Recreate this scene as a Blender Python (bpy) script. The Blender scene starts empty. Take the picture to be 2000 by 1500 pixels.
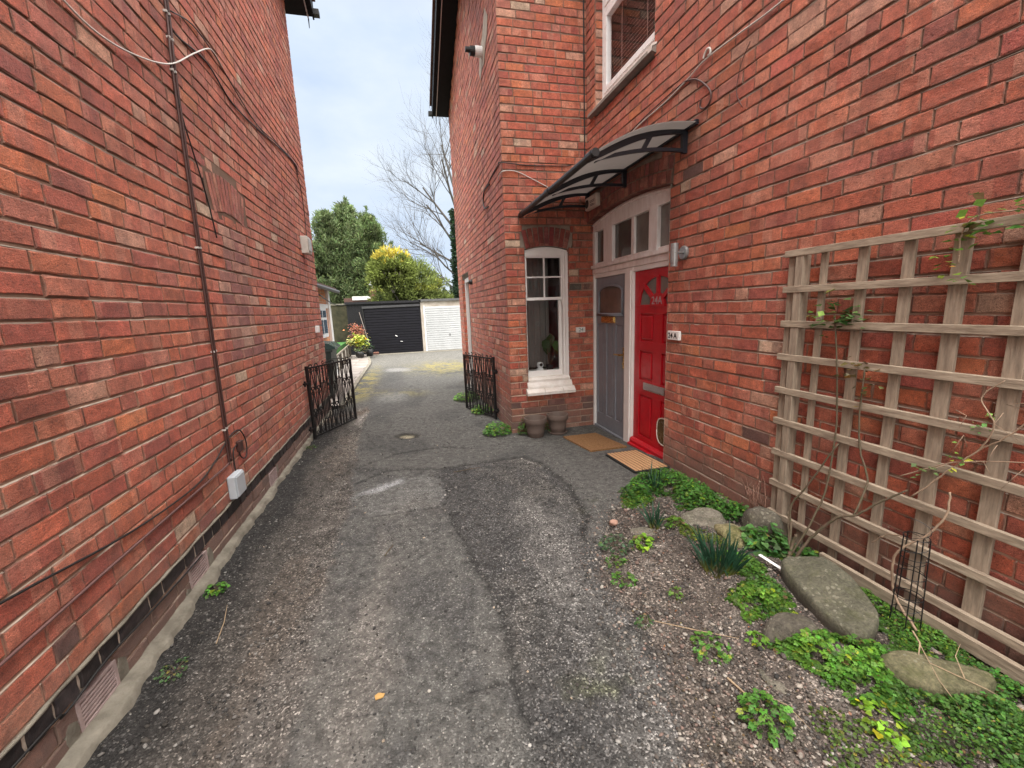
import bpy, bmesh, math, random
import numpy as np
from mathutils import Vector, Matrix
random.seed(7)
rng = np.random.default_rng(7)
S = bpy.context.scene
COL = S.collection

# ---------------------------------------------------------------- helpers
XL, XR, YF, XD, XW = -1.31, 2.325, 5.2, 2.435, 1.245   # wall planes (m)

def ss(a, b, x):
    t = np.clip((np.asarray(x, float) - a) / (b - a), 0, 1)
    return t * t * (3 - 2 * t)

def _hash(ix, iy, s):
    h = (ix.astype(np.int64) * 374761393 + iy.astype(np.int64) * 668265263 + s * 974634777) & 0x7fffffff
    h = ((h ^ (h >> 13)) * 1274126177) & 0x7fffffff
    return ((h ^ (h >> 16)) & 0xffff) / 65535.0

def vnoise(x, y, s=0):
    x = np.asarray(x, float); y = np.asarray(y, float)
    ix = np.floor(x); iy = np.floor(y); fx = x - ix; fy = y - iy
    fx = fx * fx * (3 - 2 * fx); fy = fy * fy * (3 - 2 * fy)
    a = _hash(ix, iy, s); b = _hash(ix + 1, iy, s); c = _hash(ix, iy + 1, s); d = _hash(ix + 1, iy + 1, s)
    return (a * (1 - fx) + b * fx) * (1 - fy) + (c * (1 - fx) + d * fx) * fy

def fbm(x, y, o=4, s=0):
    v = 0; a = .5; t = 0
    for i in range(o):
        v = v + a * vnoise(np.asarray(x) * 2 ** i, np.asarray(y) * 2 ** i, s + i * 17); t += a; a *= .5
    return v / t

def sdpoly(x, y, poly):
    """signed distance, positive inside"""
    x = np.asarray(x, float); y = np.asarray(y, float)
    d = np.full(x.shape, 1e9); ins = np.zeros(x.shape, bool)
    n = len(poly)
    for i in range(n):
        ax, ay = poly[i]; bx, by = poly[(i + 1) % n]
        ex, ey = bx - ax, by - ay
        t = np.clip(((x - ax) * ex + (y - ay) * ey) / (ex * ex + ey * ey + 1e-12), 0, 1)
        d = np.minimum(d, np.hypot(x - ax - t * ex, y - ay - t * ey))
        c = ((ay > y) != (by > y)) & (x < (bx - ax) * (y - ay) / (by - ay + 1e-12) + ax)
        ins ^= c
    return np.where(ins, d, -d)

BED = [(1.38, 2.71), (1.12, 2.35), (.97, 2.01), (.95, 1.6), (.9, 1.3), (.84, 1.05), (.74, .75), (.55, -.5), (2.45, -.5), (2.45, 3.3), (2.18, 3.3), (1.95, 3.12), (1.6, 2.85)]

def zg(x, y):
    x = np.asarray(x, float); y = np.asarray(y, float)
    t = ss(6, 19, y)
    b = -.09 * ss(3, 5.2, y) * ss(-1, .8, x) * (1 - t) - .24 * t
    d = sdpoly(x, y, BED)
    b = b + .075 * ss(-.05, .75, d) * ss(3.35, 2.7, y)
    return b
def zg1(x, y): return float(zg(np.array([x]), np.array([y]))[0])

class MB:
    """collects geometry that becomes ONE mesh object"""
    def __init__(s): s.v = []; s.f = []; s.m = []; s.c = []; s.b = []; s.cur = (1, 1, 1); s.mi = 0; s.bulk = []
    def add(s, vs, fs, mi=None, col=None):
        o = len(s.v); s.v.extend([tuple(p) for p in vs])
        s.f.extend([tuple(i + o for i in q) for q in fs]); s.m.extend([s.mi if mi is None else mi] * len(fs))
        s.c.extend([col or s.cur] * len(vs)); return o
    def box(s, x0, x1, y0, y1, z0, z1, M=None, bev=0.0):
        if bev > 0:
            bm = bmesh.new(); bmesh.ops.create_cube(bm, size=1)
            for v in bm.verts: v.co = Vector(((x0 + x1) / 2 + v.co.x * (x1 - x0), (y0 + y1) / 2 + v.co.y * (y1 - y0), (z0 + z1) / 2 + v.co.z * (z1 - z0)))
            bmesh.ops.bevel(bm, geom=bm.edges[:], offset=bev, segments=2, affect='EDGES', profile=.5)
            vs = [v.co.copy() for v in bm.verts]; bm.verts.index_update()
            fs = [[v.index for v in f.verts] for f in bm.faces]; bm.free()
        else:
            vs = [Vector((x, y, z)) for x in (x0, x1) for y in (y0, y1) for z in (z0, z1)]
            fs = [(0, 1, 3, 2), (4, 6, 7, 5), (0, 4, 5, 1), (2, 3, 7, 6), (0, 2, 6, 4), (1, 5, 7, 3)]
        if M: vs = [M @ v for v in vs]
        s.add(vs, fs)
    def prism(s, poly, h0, h1, fn):
        """extrude 2-D polygon between h0,h1; fn(a,b,h)->xyz"""
        n = len(poly)
        vs = [fn(a, b, h0) for a, b in poly] + [fn(a, b, h1) for a, b in poly]
        fs = [tuple(range(n - 1, -1, -1)), tuple(range(n, 2 * n))] + [(i, (i + 1) % n, n + (i + 1) % n, n + i) for i in range(n)]
        s.add(vs, fs)
    def tube(s, pts, r, n=6, cap=True, flat=None):
        pts = [Vector(p) for p in pts]; m = len(pts)
        rs = r if isinstance(r, (list, tuple)) else [r] * m
        up = None; ring = []
        for i in range(m):
            t = (pts[min(i + 1, m - 1)] - pts[max(i - 1, 0)])
            if t.length < 1e-9: t = Vector((0, 0, 1))
            t.normalize()
            if up is None: up = t.orthogonal().normalized() if flat is None else (Vector(flat) - t * t.dot(Vector(flat))).normalized()
            up = (up - t * up.dot(t));
            if up.length < 1e-6: up = t.orthogonal()
            up.normalize(); w = t.cross(up)
            ring += [pts[i] + (up * math.cos(2 * math.pi * k / n) + w * math.sin(2 * math.pi * k / n)) * rs[i] for k in range(n)]
        fs = [(i * n + k, i * n + (k + 1) % n, (i + 1) * n + (k + 1) % n, (i + 1) * n + k) for i in range(m - 1) for k in range(n)]
        if cap: fs += [tuple(range(n - 1, -1, -1)), tuple((m - 1) * n + k for k in range(n))]
        s.add(ring, fs)
    def lathe(s, prof, c, n=24, M=None):
        vs = []; m = len(prof)
        for r, z in prof:
            for k in range(n):
                a = 2 * math.pi * k / n; vs.append(Vector((r * math.cos(a), r * math.sin(a), z)))
        if M: vs = [M @ v for v in vs]
        vs = [v + Vector(c) for v in vs]
        s.add(vs, [(i * n + k, i * n + (k + 1) % n, (i + 1) * n + (k + 1) % n, (i + 1) * n + k) for i in range(m - 1) for k in range(n)])
    def build(s, name, mats, parent=None, smooth=False, auto=None):
        me = bpy.data.meshes.new(name)
        me.from_pydata([tuple(p) for p in s.v], [], s.f)
        for m in (mats if isinstance(mats, (list, tuple)) else [mats]): me.materials.append(m)
        if any(s.m): me.polygons.foreach_set('material_index', s.m)
        if smooth: me.polygons.foreach_set('use_smooth', [True] * len(s.f))
        ca = me.color_attributes.new('col', 'FLOAT_COLOR', 'POINT')
        c = np.ones((len(s.v), 4)); c[:, :3] = np.array(s.c).reshape(-1, 3) if s.c else 1
        ca.data.foreach_set('color', c.ravel())
        if s.b:
            bb = np.array(s.b); at = me.attributes.new('buv', 'FLOAT_VECTOR', 'POINT'); at.data.foreach_set('vector', bb[:, :3].ravel().copy()); ad = me.attributes.new('bdim', 'FLOAT_VECTOR', 'POINT'); b2 = np.zeros((len(bb), 3)); b2[:, :2] = bb[:, 3:]; ad.data.foreach_set('vector', b2.ravel())
        me.update()
        o = bpy.data.objects.new(name, me); COL.objects.link(o)
        if parent: o.parent = parent
        if auto:
            md = o.modifiers.new('n', 'EDGE_SPLIT'); md.split_angle = math.radians(auto)
        return o

def npmesh(name, V, F, mat, C=None, parent=None, smooth=False):
    """V (n,3) F (m,k) arrays"""
    me = bpy.data.meshes.new(name)
    F = np.asarray(F); k = F.shape[1]
    me.vertices.add(len(V)); me.vertices.foreach_set('co', np.asarray(V, np.float32).ravel())
    me.loops.add(F.size); me.loops.foreach_set('vertex_index', F.ravel().astype(np.int32))
    me.polygons.add(len(F)); me.polygons.foreach_set('loop_start', np.arange(0, F.size, k, dtype=np.int32))
    me.polygons.foreach_set('loop_total', np.full(len(F), k, np.int32))
    if smooth: me.polygons.foreach_set('use_smooth', np.ones(len(F), bool))
    me.update(calc_edges=True); me.validate()
    for m in (mat if isinstance(mat, list) else [mat]): me.materials.append(m)
    if C is not None:
        ca = me.color_attributes.new('col', 'FLOAT_COLOR', 'POINT')
        c = np.ones((len(V), 4)); c[:, :C.shape[1]] = C; ca.data.foreach_set('color', c.ravel())
    o = bpy.data.objects.new(name, me); COL.objects.link(o)
    if parent: o.parent = parent
    return o

def tag(o, label=None, cat=None, group=None, kind=None):
    if label: o['label'] = label
    if cat: o['category'] = cat
    if group: o['group'] = group
    if kind: o['kind'] = kind
    return o
def thing(name, loc, label, cat, group=None):
    o = bpy.data.objects.new(name, None); COL.objects.link(o); o.location = loc; o.empty_display_size = .1
    return tag(o, label, cat, group)
def keep(o, root):
    """parent with the child's world coordinates kept"""
    o.parent = root; o.matrix_parent_inverse = Matrix.Translation(root.location).inverted(); return o

# ---------------------------------------------------------------- materials
class NT:
    def __init__(s, name):
        s.m = bpy.data.materials.new(name); s.m.use_nodes = True; s.t = s.m.node_tree
        s.p = s.t.nodes['Principled BSDF']; s.out = s.t.nodes['Material Output']
    def n(s, t, **k):
        o = s.t.nodes.new(t)
        for a, b in k.items(): setattr(o, a, b)
        return o
    def l(s, a, b): s.t.links.new(a, b)
    def noise(s, vec, scale, detail=4, rough=.6):
        o = s.n('ShaderNodeTexNoise'); o.inputs['Scale'].default_value = scale; o.inputs['Detail'].default_value = detail; o.inputs['Roughness'].default_value = rough
        if vec: s.l(vec, o.inputs['Vector'])
        return o.outputs['Fac']
    def ramp(s, fac, stops):
        o = s.n('ShaderNodeValToRGB'); e = o.color_ramp.elements
        while len(e) < len(stops): e.new(.5)
        for i, (p, c) in enumerate(stops):
            e[i].position = p; e[i].color = (c, c, c, 1) if isinstance(c, (int, float)) else (*c, 1)
        s.l(fac, o.inputs['Fac']); return o.outputs['Color']
    def mix(s, fac, a, b, mode='MIX'):
        o = s.n('ShaderNodeMix', data_type='RGBA', blend_type=mode)
        for sock, val in ((o.inputs[0], fac), (o.inputs[6], a), (o.inputs[7], b)):
            if isinstance(val, (int, float)): sock.default_value = val
            elif isinstance(val, tuple): sock.default_value = (*val, 1) if len(val) == 3 else val
            else: s.l(val, sock)
        return o.outputs[2]
    def math(s, op, a, b=0.0, c=None):
        o = s.n('ShaderNodeMath', operation=op)
        for i, val in enumerate((a, b) if c is None else (a, b, c)):
            if isinstance(val, (int, float)): o.inputs[i].default_value = val
            else: s.l(val, o.inputs[i])
        return o.outputs[0]
    def bump(s, h, strength, dist=.01):
        o = s.n('ShaderNodeBump'); o.inputs['Strength'].default_value = strength; o.inputs['Distance'].default_value = dist
        s.l(h, o.inputs['Height']); s.l(o.outputs['Normal'], s.p.inputs['Normal'])
    def pos(s): return s.n('ShaderNodeNewGeometry').outputs['Position']
    def obj(s): return s.n('ShaderNodeTexCoord').outputs['Object']
    def attr(s, nm): return s.n('ShaderNodeAttribute', attribute_name=nm)

def M(name, col, rough=.6, var=.25, scale=8, col2=None, bump=.0, bscale=60, metal=0., spec=.5, attr=False, stretch=None, coat=0.):
    t = NT(name); P = t.pos()
    if stretch:
        mp = t.n('ShaderNodeMapping'); mp.inputs['Scale'].default_value = stretch; t.l(P, mp.inputs['Vector']); P = mp.outputs[0]
    f = t.noise(P, scale, 6, .65)
    if col2 is None:
        c = t.mix(t.ramp(f, [(.25, 0.), (.75, 1.)]), tuple(x * (1 - var) for x in col), tuple(min(1, x * (1 + var)) for x in col))
    else:
        c = t.mix(t.ramp(f, [(.35, 0.), (.65, 1.)]), col, col2)
    if attr: c = t.mix(1., c, t.attr('col').outputs['Color'], 'MULTIPLY')
    t.l(c, t.p.inputs['Base Color'])
    r2 = t.math('MULTIPLY_ADD', t.noise(P, scale * 2.3, 3), .3, rough - .15); t.l(r2, t.p.inputs['Roughness'])
    t.p.inputs['Metallic'].default_value = metal; t.p.inputs['Specular IOR Level'].default_value = spec
    t.p.inputs['Coat Weight'].default_value = coat
    if bump: t.bump(t.noise(P, bscale, 5), bump)
    return t.m

def leafmat(name, rough=.5, trans=.3):
    t = NT(name); a = t.attr('col').outputs['Color']
    f = t.noise(t.pos(), 40, 3)
    c = t.mix(1., a, t.ramp(f, [(.3, .75), (.7, 1.25)]), 'MULTIPLY')
    t.l(c, t.p.inputs['Base Color']); t.p.inputs['Roughness'].default_value = rough; t.p.inputs['Specular IOR Level'].default_value = .35
    tr = t.n('ShaderNodeBsdfTranslucent'); t.l(c, tr.inputs['Color'])
    mx = t.n('ShaderNodeMixShader'); mx.inputs[0].default_value = trans
    t.l(t.p.outputs[0], mx.inputs[1]); t.l(tr.outputs[0], mx.inputs[2]); t.l(mx.outputs[0], t.out.inputs['Surface'])
    return t.m

def glassmat(name, tint=(.85, .87, .87), refl=.05, rough=.02, k=.55):
    t = NT(name)
    tr = t.n('ShaderNodeBsdfTransparent'); tr.inputs['Color'].default_value = (*tint, 1)
    gl = t.n('ShaderNodeBsdfGlossy'); gl.inputs['Roughness'].default_value = rough; gl.inputs['Color'].default_value = (.95, .97, 1, 1)
    fr = t.n('ShaderNodeFresnel'); fr.inputs['IOR'].default_value = 1.5
    bp = t.n('ShaderNodeBump'); bp.inputs['Strength'].default_value = .06; bp.inputs['Distance'].default_value = .01
    t.l(t.noise(t.pos(), 5, 2), bp.inputs['Height']); t.l(bp.outputs[0], gl.inputs['Normal'])
    f = t.math('MULTIPLY_ADD', fr.outputs[0], k, refl - .02)
    mx = t.n('ShaderNodeMixShader'); t.l(f, mx.inputs[0]); t.l(tr.outputs[0], mx.inputs[1]); t.l(gl.outputs[0], mx.inputs[2])
    t.l(mx.outputs[0], t.out.inputs['Surface']); return t.m

def brickmat():
    t = NT('red_brick'); P = t.pos(); dm = t.n('ShaderNodeSeparateXYZ'); t.l(t.attr('bdim').outputs['Vector'], dm.inputs[0])
    a = t.attr('col').outputs['Color']
    uv = t.attr('buv').outputs['Vector']
    sp = t.n('ShaderNodeSeparateXYZ'); t.l(uv, sp.inputs[0]); u, v, r = sp.outputs
    # kiss marks: vertical bands of another firing tone
    k = t.math('FLOOR', t.math('MULTIPLY_ADD', u, 13., t.math('MULTIPLY', r, 37.)))
    cb = t.n('ShaderNodeCombineXYZ'); t.l(k, cb.inputs[0]); t.l(r, cb.inputs[1])
    wn = t.n('ShaderNodeTexWhiteNoise', noise_dimensions='2D'); t.l(cb.outputs[0], wn.inputs['Vector'])
    use = t.math('GREATER_THAN', t.math('FRACT', t.math('MULTIPLY', r, 91.7)), .38)
    band = t.math('MULTIPLY', t.math('SUBTRACT', wn.outputs['Value'], .5), use)
    c = t.mix(t.math('MULTIPLY', t.math('MAXIMUM', band, 0.), 1.2), a, (.56, .265, .185))
    c = t.mix(t.math('MULTIPLY', t.math('MAXIMUM', t.math('MULTIPLY', band, -1.), 0.), .9), c, (.24, .075, .062))
    # clay mottling, pits, drag marks
    n0 = t.noise(P, 11, 4, .6); c = t.mix(1., c, t.ramp(n0, [(.32, .74), (.5, 1.), (.68, 1.22)]), 'MULTIPLY')
    n1 = t.noise(P, 34, 8, .75); c = t.mix(1., c, t.ramp(n1, [(.28, .34), (.43, .86), (.57, 1.06), (.74, 1.6)]), 'MULTIPLY')
    mp = t.n('ShaderNodeMapping'); mp.inputs['Scale'].default_value = (70, 70, 150); mp.inputs['Rotation'].default_value = (.3, .2, 0); t.l(P, mp.inputs['Vector'])
    n2 = t.noise(mp.outputs[0], 1, 5, .7); c = t.mix(t.ramp(n2, [(.335, .9), (.40, 0.)]), c, (.075, .03, .022))
    n2b = t.noise(mp.outputs[0], 2.1, 4, .75); c = t.mix(t.ramp(n2b, [(.57, 0.), (.70, .45)]), c, (.54, .23, .15))
    n5 = t.noise(P, 300, 2, .6); c = t.mix(1., c, t.ramp(n5, [(.32, .6), (.68, 1.35)]), 'MULTIPLY')
    # ragged mortar-smeared arrises
    eu = t.math('MINIMUM', u, t.math('SUBTRACT', dm.outputs[0], u)); ev = t.math('MINIMUM', v, t.math('SUBTRACT', dm.outputs[1], v))
    ed = t.math('SUBTRACT', t.math('MINIMUM', eu, ev), t.math('MULTIPLY', t.math('SUBTRACT', t.noise(P, 60, 5, .7), .36), .021))
    sm = t.ramp(t.math('MULTIPLY_ADD', ed, 220., .5), [(.25, .8), (.75, 0.)])
    c = t.mix(t.math('MULTIPLY', sm, t.ramp(t.noise(P, 4, 4), [(.3, .25), (.65, 1.)])), c, (.24, .165, .12))
    dk = t.ramp(t.math('MULTIPLY_ADD', t.math('ADD', t.math('MINIMUM', eu, ev), t.math('MULTIPLY', t.noise(P, 45, 4, .7), -.012)), 260., .8), [(.2, .55), (.8, 0.)])
    c = t.mix(t.math('MULTIPLY', dk, t.ramp(t.noise(P, 6, 3), [(.45, 0.), (.6, 1.)])), c, (.10, .045, .036))
    # pale lime bloom and soot
    n3 = t.noise(P, 2.2, 5, .65); c = t.mix(t.ramp(n3, [(.54, 0.), (.75, .30)]), c, (.48, .25, .19)); c = t.mix(1., c, t.ramp(t.noise(P, .55, 5, .6), [(.3, .74), (.5, .98), (.7, 1.14)]), 'MULTIPLY'); ms = t.n('ShaderNodeMapping'); ms.inputs['Scale'].default_value = (7, 7, .8); t.l(P, ms.inputs['Vector']); c = t.mix(t.ramp(t.noise(ms.outputs[0], 1, 5, .6), [(.58, 0.), (.74, .34)]), c, (.14, .062, .05))
    n4 = t.noise(P, 1.3, 6, .75); c = t.mix(t.ramp(n4, [(.54, 0.), (.72, .38)]), c, (.13, .058, .048))
    ps = t.n('ShaderNodeSeparateXYZ'); t.l(P, ps.inputs[0])
    g = t.math('ADD', ps.outputs[2], t.math('MULTIPLY', t.noise(P, 5, 4), -.35))
    c = t.mix(t.ramp(g, [(0., .66), (.24, 0.)]), c, (.15, .105, .085))
    t.l(c, t.p.inputs['Base Color'])
    t.l(t.math('MULTIPLY_ADD', n1, .25, .62), t.p.inputs['Roughness'])
    t.p.inputs['Specular IOR Level'].default_value = .4; t.p.inputs['Sheen Weight'].default_value = .07; t.p.inputs['Sheen Roughness'].default_value = .45; t.p.inputs['Sheen Tint'].default_value = (1, .9, .88, 1)
    h = t.math('ADD', t.math('MULTIPLY', t.noise(P, 120, 6, .75), .7), t.math('ADD', t.math('MULTIPLY', n2, .9), t.math('MULTIPLY', sm, -.25)))
    t.bump(h, .9, .006)
    return t.m

def mortarmat():
    t = NT('lime_mortar'); P = t.pos()
    n = t.noise(P, 9, 6, .7)
    c = t.mix(t.ramp(n, [(.3, 0.), (.7, 1.)]), (.30, .245, .195), (.50, .43, .36))
    n2 = t.noise(P, 1.4, 4); c = t.mix(t.ramp(n2, [(.45, 0.), (.7, .6)]), c, (.17, .11, .085))
    ps = t.n('ShaderNodeSeparateXYZ'); t.l(P, ps.inputs[0])
    c = t.mix(1., c, t.ramp(t.math('MULTIPLY', t.math('ADD', ps.outputs[2], t.math('MULTIPLY', n2, 1.2)), .25), [(.25, 1.3), (.8, .6)]), 'MULTIPLY'); c = t.mix(1., c, t.attr('col').outputs['Color'], 'MULTIPLY'); c = t.mix(t.ramp(ps.outputs[2], [(0., .5), (.3, 0.)]), c, (.2, .165, .135))
    t.l(c, t.p.inputs['Base Color']); t.p.inputs['Roughness'].default_value = .95
    t.bump(t.noise(P, 220, 4), .6, .004)
    return t.m

BRICK = brickmat(); MORTAR = mortarmat()
WHITE = M('white_gloss_paint', (.78, .77, .75), .45, .06, 6, bump=.05, bscale=30)
OLDWHITE = M('weathered_white_paint', (.68, .63, .61), .7, .15, 11, col2=(.84, .82, .81), bump=.25, bscale=70, stretch=(1, 1, .35))
UPVC = M('white_upvc', (.82, .83, .84), .3, .03, 4)
GREYDOOR = M('grey_door_paint', (.215, .24, .275), .42, .12, 9, bump=.1, bscale=220)
REDDOOR = M('red_door_paint', (.46, .004, .014), .36, .16, 7, bump=.12, bscale=90, coat=.15)
BRASS = M('brass', (.62, .42, .15), .28, .2, 30, metal=1.)
STEEL = M('brushed_steel', (.58, .58, .57), .3, .1, 60, metal=1., stretch=(1, 1, .1))
GREYMETAL = M('satin_grey_metal', (.42, .40, .41), .4, .06, 20, metal=.6)
NAVY = M('dark_navy_plastic', (.012, .016, .024), .4, .15, 12)
BLACKM = M('black_iron_paint', (.008, .008, .009), .5, .3, 30, bump=.1, bscale=150)
BLACKP = M('black_plastic', (.012, .012, .013), .5, .2, 15)
CABLE = M('brown_cable', (.06, .024, .02), .5, .2, 14)
CABLEB = M('black_cable', (.012, .011, .011), .5, .2, 14)
CABLEW = M('white_cable', (.55, .53, .5), .5, .15, 14)
GREYBOX = M('pale_grey_plastic', (.45, .49, .53), .45, .08, 7)
CREAM = M('aged_cream_plastic', (.68, .60, .53), .5, .12, 18)
CONC = M('old_concrete', (.125, .112, .088), .9, .2, 9, col2=(.24, .22, .178), bump=.5, bscale=90)
BLUEBRICK = M('blue_engineering_brick', (.028, .024, .026), .5, .35, 20, bump=.3, bscale=90)
WOOD = M('weathered_trellis_wood', (.215, .165, .12), .85, .2, 7, col2=(.40, .325, .245), bump=.35, bscale=12, stretch=(6, 1, 6))
WOODV = M('weathered_slat_wood', (.20, .155, .115), .85, .2, 7, col2=(.36, .285, .215), bump=.35, bscale=12, stretch=(7, 7, 1))
def rockmat(name, a, b, moss=.4):
    t = NT(name); P = t.pos(); O = t.obj()
    c = t.mix(t.ramp(t.noise(P, 10, 7, .7), [(.36, 0.), (.62, 1.)]), a, b)
    c = t.mix(1., c, t.ramp(t.noise(P, 70, 6, .75), [(.3, .5), (.5, 1.), (.7, 1.6)]), 'MULTIPLY')
    vo = t.n('ShaderNodeTexVoronoi'); vo.inputs['Scale'].default_value = 38; t.l(P, vo.inputs['Vector'])
    li = t.math('MULTIPLY', t.math('LESS_THAN', vo.outputs['Distance'], t.math('MULTIPLY', t.noise(P, 8, 3), .55)), t.math('GREATER_THAN', t.noise(P, 5, 3), .52))
    c = t.mix(t.math('MULTIPLY', li, .55), c, (.30, .29, .22))
    c = t.mix(t.ramp(t.noise(P, 14, 5, .7), [(.5, 0.), (.66, moss)]), c, (.075, .085, .022))
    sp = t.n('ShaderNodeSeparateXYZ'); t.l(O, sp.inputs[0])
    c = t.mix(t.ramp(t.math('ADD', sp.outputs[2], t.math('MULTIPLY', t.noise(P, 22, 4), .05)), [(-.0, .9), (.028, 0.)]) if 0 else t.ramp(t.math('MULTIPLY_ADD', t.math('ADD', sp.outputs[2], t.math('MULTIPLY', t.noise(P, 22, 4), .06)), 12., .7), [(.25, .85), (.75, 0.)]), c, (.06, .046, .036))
    t.l(c, t.p.inputs['Base Color']); t.p.inputs['Roughness'].default_value = .9
    t.bump(t.math('ADD', t.noise(P, 45, 7, .75), t.math('MULTIPLY', t.noise(P, 160, 4, .7), .5)), 1., .012); return t.m
STONE = rockmat('sandstone_rock', (.085, .082, .056), (.15, .14, .10), .35)
STONEL = rockmat('pale_grey_rock', (.12, .11, .085), (.22, .20, .16), .25)
STONEM = rockmat('mossy_rock', (.15, .14, .05), (.28, .24, .13), .8)
STONED = rockmat('dark_grey_rock', (.065, .057, .045), (.13, .115, .09), .2)
TERRA = M('brown_grey_plant_pot', (.14, .105, .088), .65, .12, 9, bump=.1, bscale=100)
COIR = M('coir_matting', (.18, .085, .03), 1., .3, 60, col2=(.33, .18, .075), bump=1., bscale=350)
COIRP = M('pale_coir_strip', (.52, .30, .15), .95, .15, 80, bump=.6, bscale=300)
RUBBER = M('black_rubber', (.012, .012, .012), .7, .2, 30)
TIN = M('dark_interior', (.085, .08, .078), .9, .2, 3)
CURT = M('grey_curtain', (.16, .14, .14), .9, .2, 5)
GLASS = glassmat('window_glass')
GLASSU = glassmat('upper_window_glass', (.9, .9, .9), .03, .02, .16)
GLASSD = glassmat('frosted_door_glass', (.42, .40, .38), .10, .12)
LEAF = leafmat('leaf_green')
BLADE = leafmat('narrow_leaf', .42, .2)
PETRIFY = leafmat('conifer_foliage', .7, .25)
SOFFIT = M('black_painted_board', (.004, .005, .007), .6, .3, 6, spec=.2)
TILE = M('clay_roof_tile', (.10, .05, .04), .8, .3, 10, bump=.4, bscale=30)
SLATE = M('blind_slats', (.42, .28, .26), .5, .1, 5)
LAMPST = M('dull_steel', (.24, .24, .24), .32, .1, 40, metal=.35)
STEM = M('green_brown_stem', (.075, .07, .035), .8, .3, 30, col2=(.13, .085, .06))
TWIG = M('dry_twig', (.34, .25, .16), .85, .3, 25)
BARK = M('grey_bark', (.15, .135, .12), .9, .25, 3)
SILVER = M('silver_paint', (.36, .30, .31), .4, .1, 20)
INK_SHADE = M('black_ink_and_vent_shade', (.008, .008, .008), .5, .1, 20)
INKG = M('faded_green_ink', (.22, .30, .27), .6, .3, 60)
PLAQ = M('white_ceramic', (.75, .74, .72), .3, .08, 25)
AGED = M('grey_text', (.18, .15, .14), .6, .2, 30)
# ---------------------------------------------------------------- brickwork
PAL = np.array([(.45, .112, .064), (.49, .13, .068), (.40, .096, .059), (.55, .165, .074), (.35, .087, .062), (.50, .18, .115), (.29, .077, .06), (.46, .132, .082)])
PW = np.array([.24, .22, .17, .11, .09, .06, .03, .08])
def palette(u, z):
    r = random.random()
    if r < .012: return (.54, .39, .28)
    if r < .05: return tuple(np.array((.55, .29, .20)) * random.uniform(.85, 1.1))
    if r < .056: return (.14, .07, .06)
    c = PAL[rng.choice(len(PAL), p=PW / PW.sum())] * .72 + np.array((.452, .118, .07)) * .28
    return tuple(c * (1 + rng.normal(0, .07)) * np.array([1, 1 + rng.normal(0, .05), 1 + rng.normal(0, .05)]))

def emit(mb, O, U, V, N, lu, lv, col, fine=True, proud=0., rough=1.):
    """one brick: front grid with worn arrises and a skirt back to the mortar"""
    b = min(.006, lu * .2)
    us = [0, b, lu * .5, lu - b, lu] if lu < .16 else [0, b, lu * .3, lu * .68, lu - b, lu]
    vz = [0, .006, lv * .5, lv - .006, lv]
    if not fine: us = [0, lu]; vz = [0, lv]
    nu, nv = len(us), len(vz); r = random.random(); vs = []; bu = []
    j = lambda s: random.gauss(0, s * rough)
    tilt_u = random.gauss(0, .0012); base = proud + max(-.0015, random.gauss(0, .0017))
    for bi, vv in enumerate(vz):
        for ai, uu in enumerate(us):
            eu = ai in (0, nu - 1); ev = bi in (0, nv - 1)
            du = j(.0016) if eu else j(.001); dv = j(.0014) if ev else j(.0008)
            d = base + tilt_u * (uu / lu - .5) + (-.0028 + j(.0011) if (eu or ev) and fine else j(.0007))
            if eu and ev and random.random() < .12: d -= abs(random.gauss(0, .005))
            vs.append(O + U * (uu + du) + V * (vv + dv) + N * d); bu.append((uu, vv, r, lu, lv))
    fs = [(q * nu + p, q * nu + p + 1, (q + 1) * nu + p + 1, (q + 1) * nu + p) for q in range(nv - 1) for p in range(nu - 1)]
    per = [p for p in range(nu)] + [q * nu + nu - 1 for q in range(1, nv)] + [(nv - 1) * nu + p for p in range(nu - 2, -1, -1)] + [q * nu for q in range(nv - 2, 0, -1)]
    o = len(vs)
    for i in per: vs.append(vs[i] - N * .016); bu.append(bu[i])
    fs += [(per[(i + 1) % len(per)], per[i], o + i, o + (i + 1) % len(per)) for i in range(len(per))]
    mb.add(vs, fs, 0, tuple(col)); mb.b.extend(bu)

_WV = [random.random() for _ in range(4096)]
def wv(x):
    k = math.floor(x); f = x - k; f = f * f * (3 - 2 * f); return _WV[k % 4096] * (1 - f) + _WV[(k + 1) % 4096] * f
def mort(mb, P):
    mb.add(P, [(0, 1, 2, 3)], 1); mb.b.extend([(0, 0, 0, 1, 1)] * 4)

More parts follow.
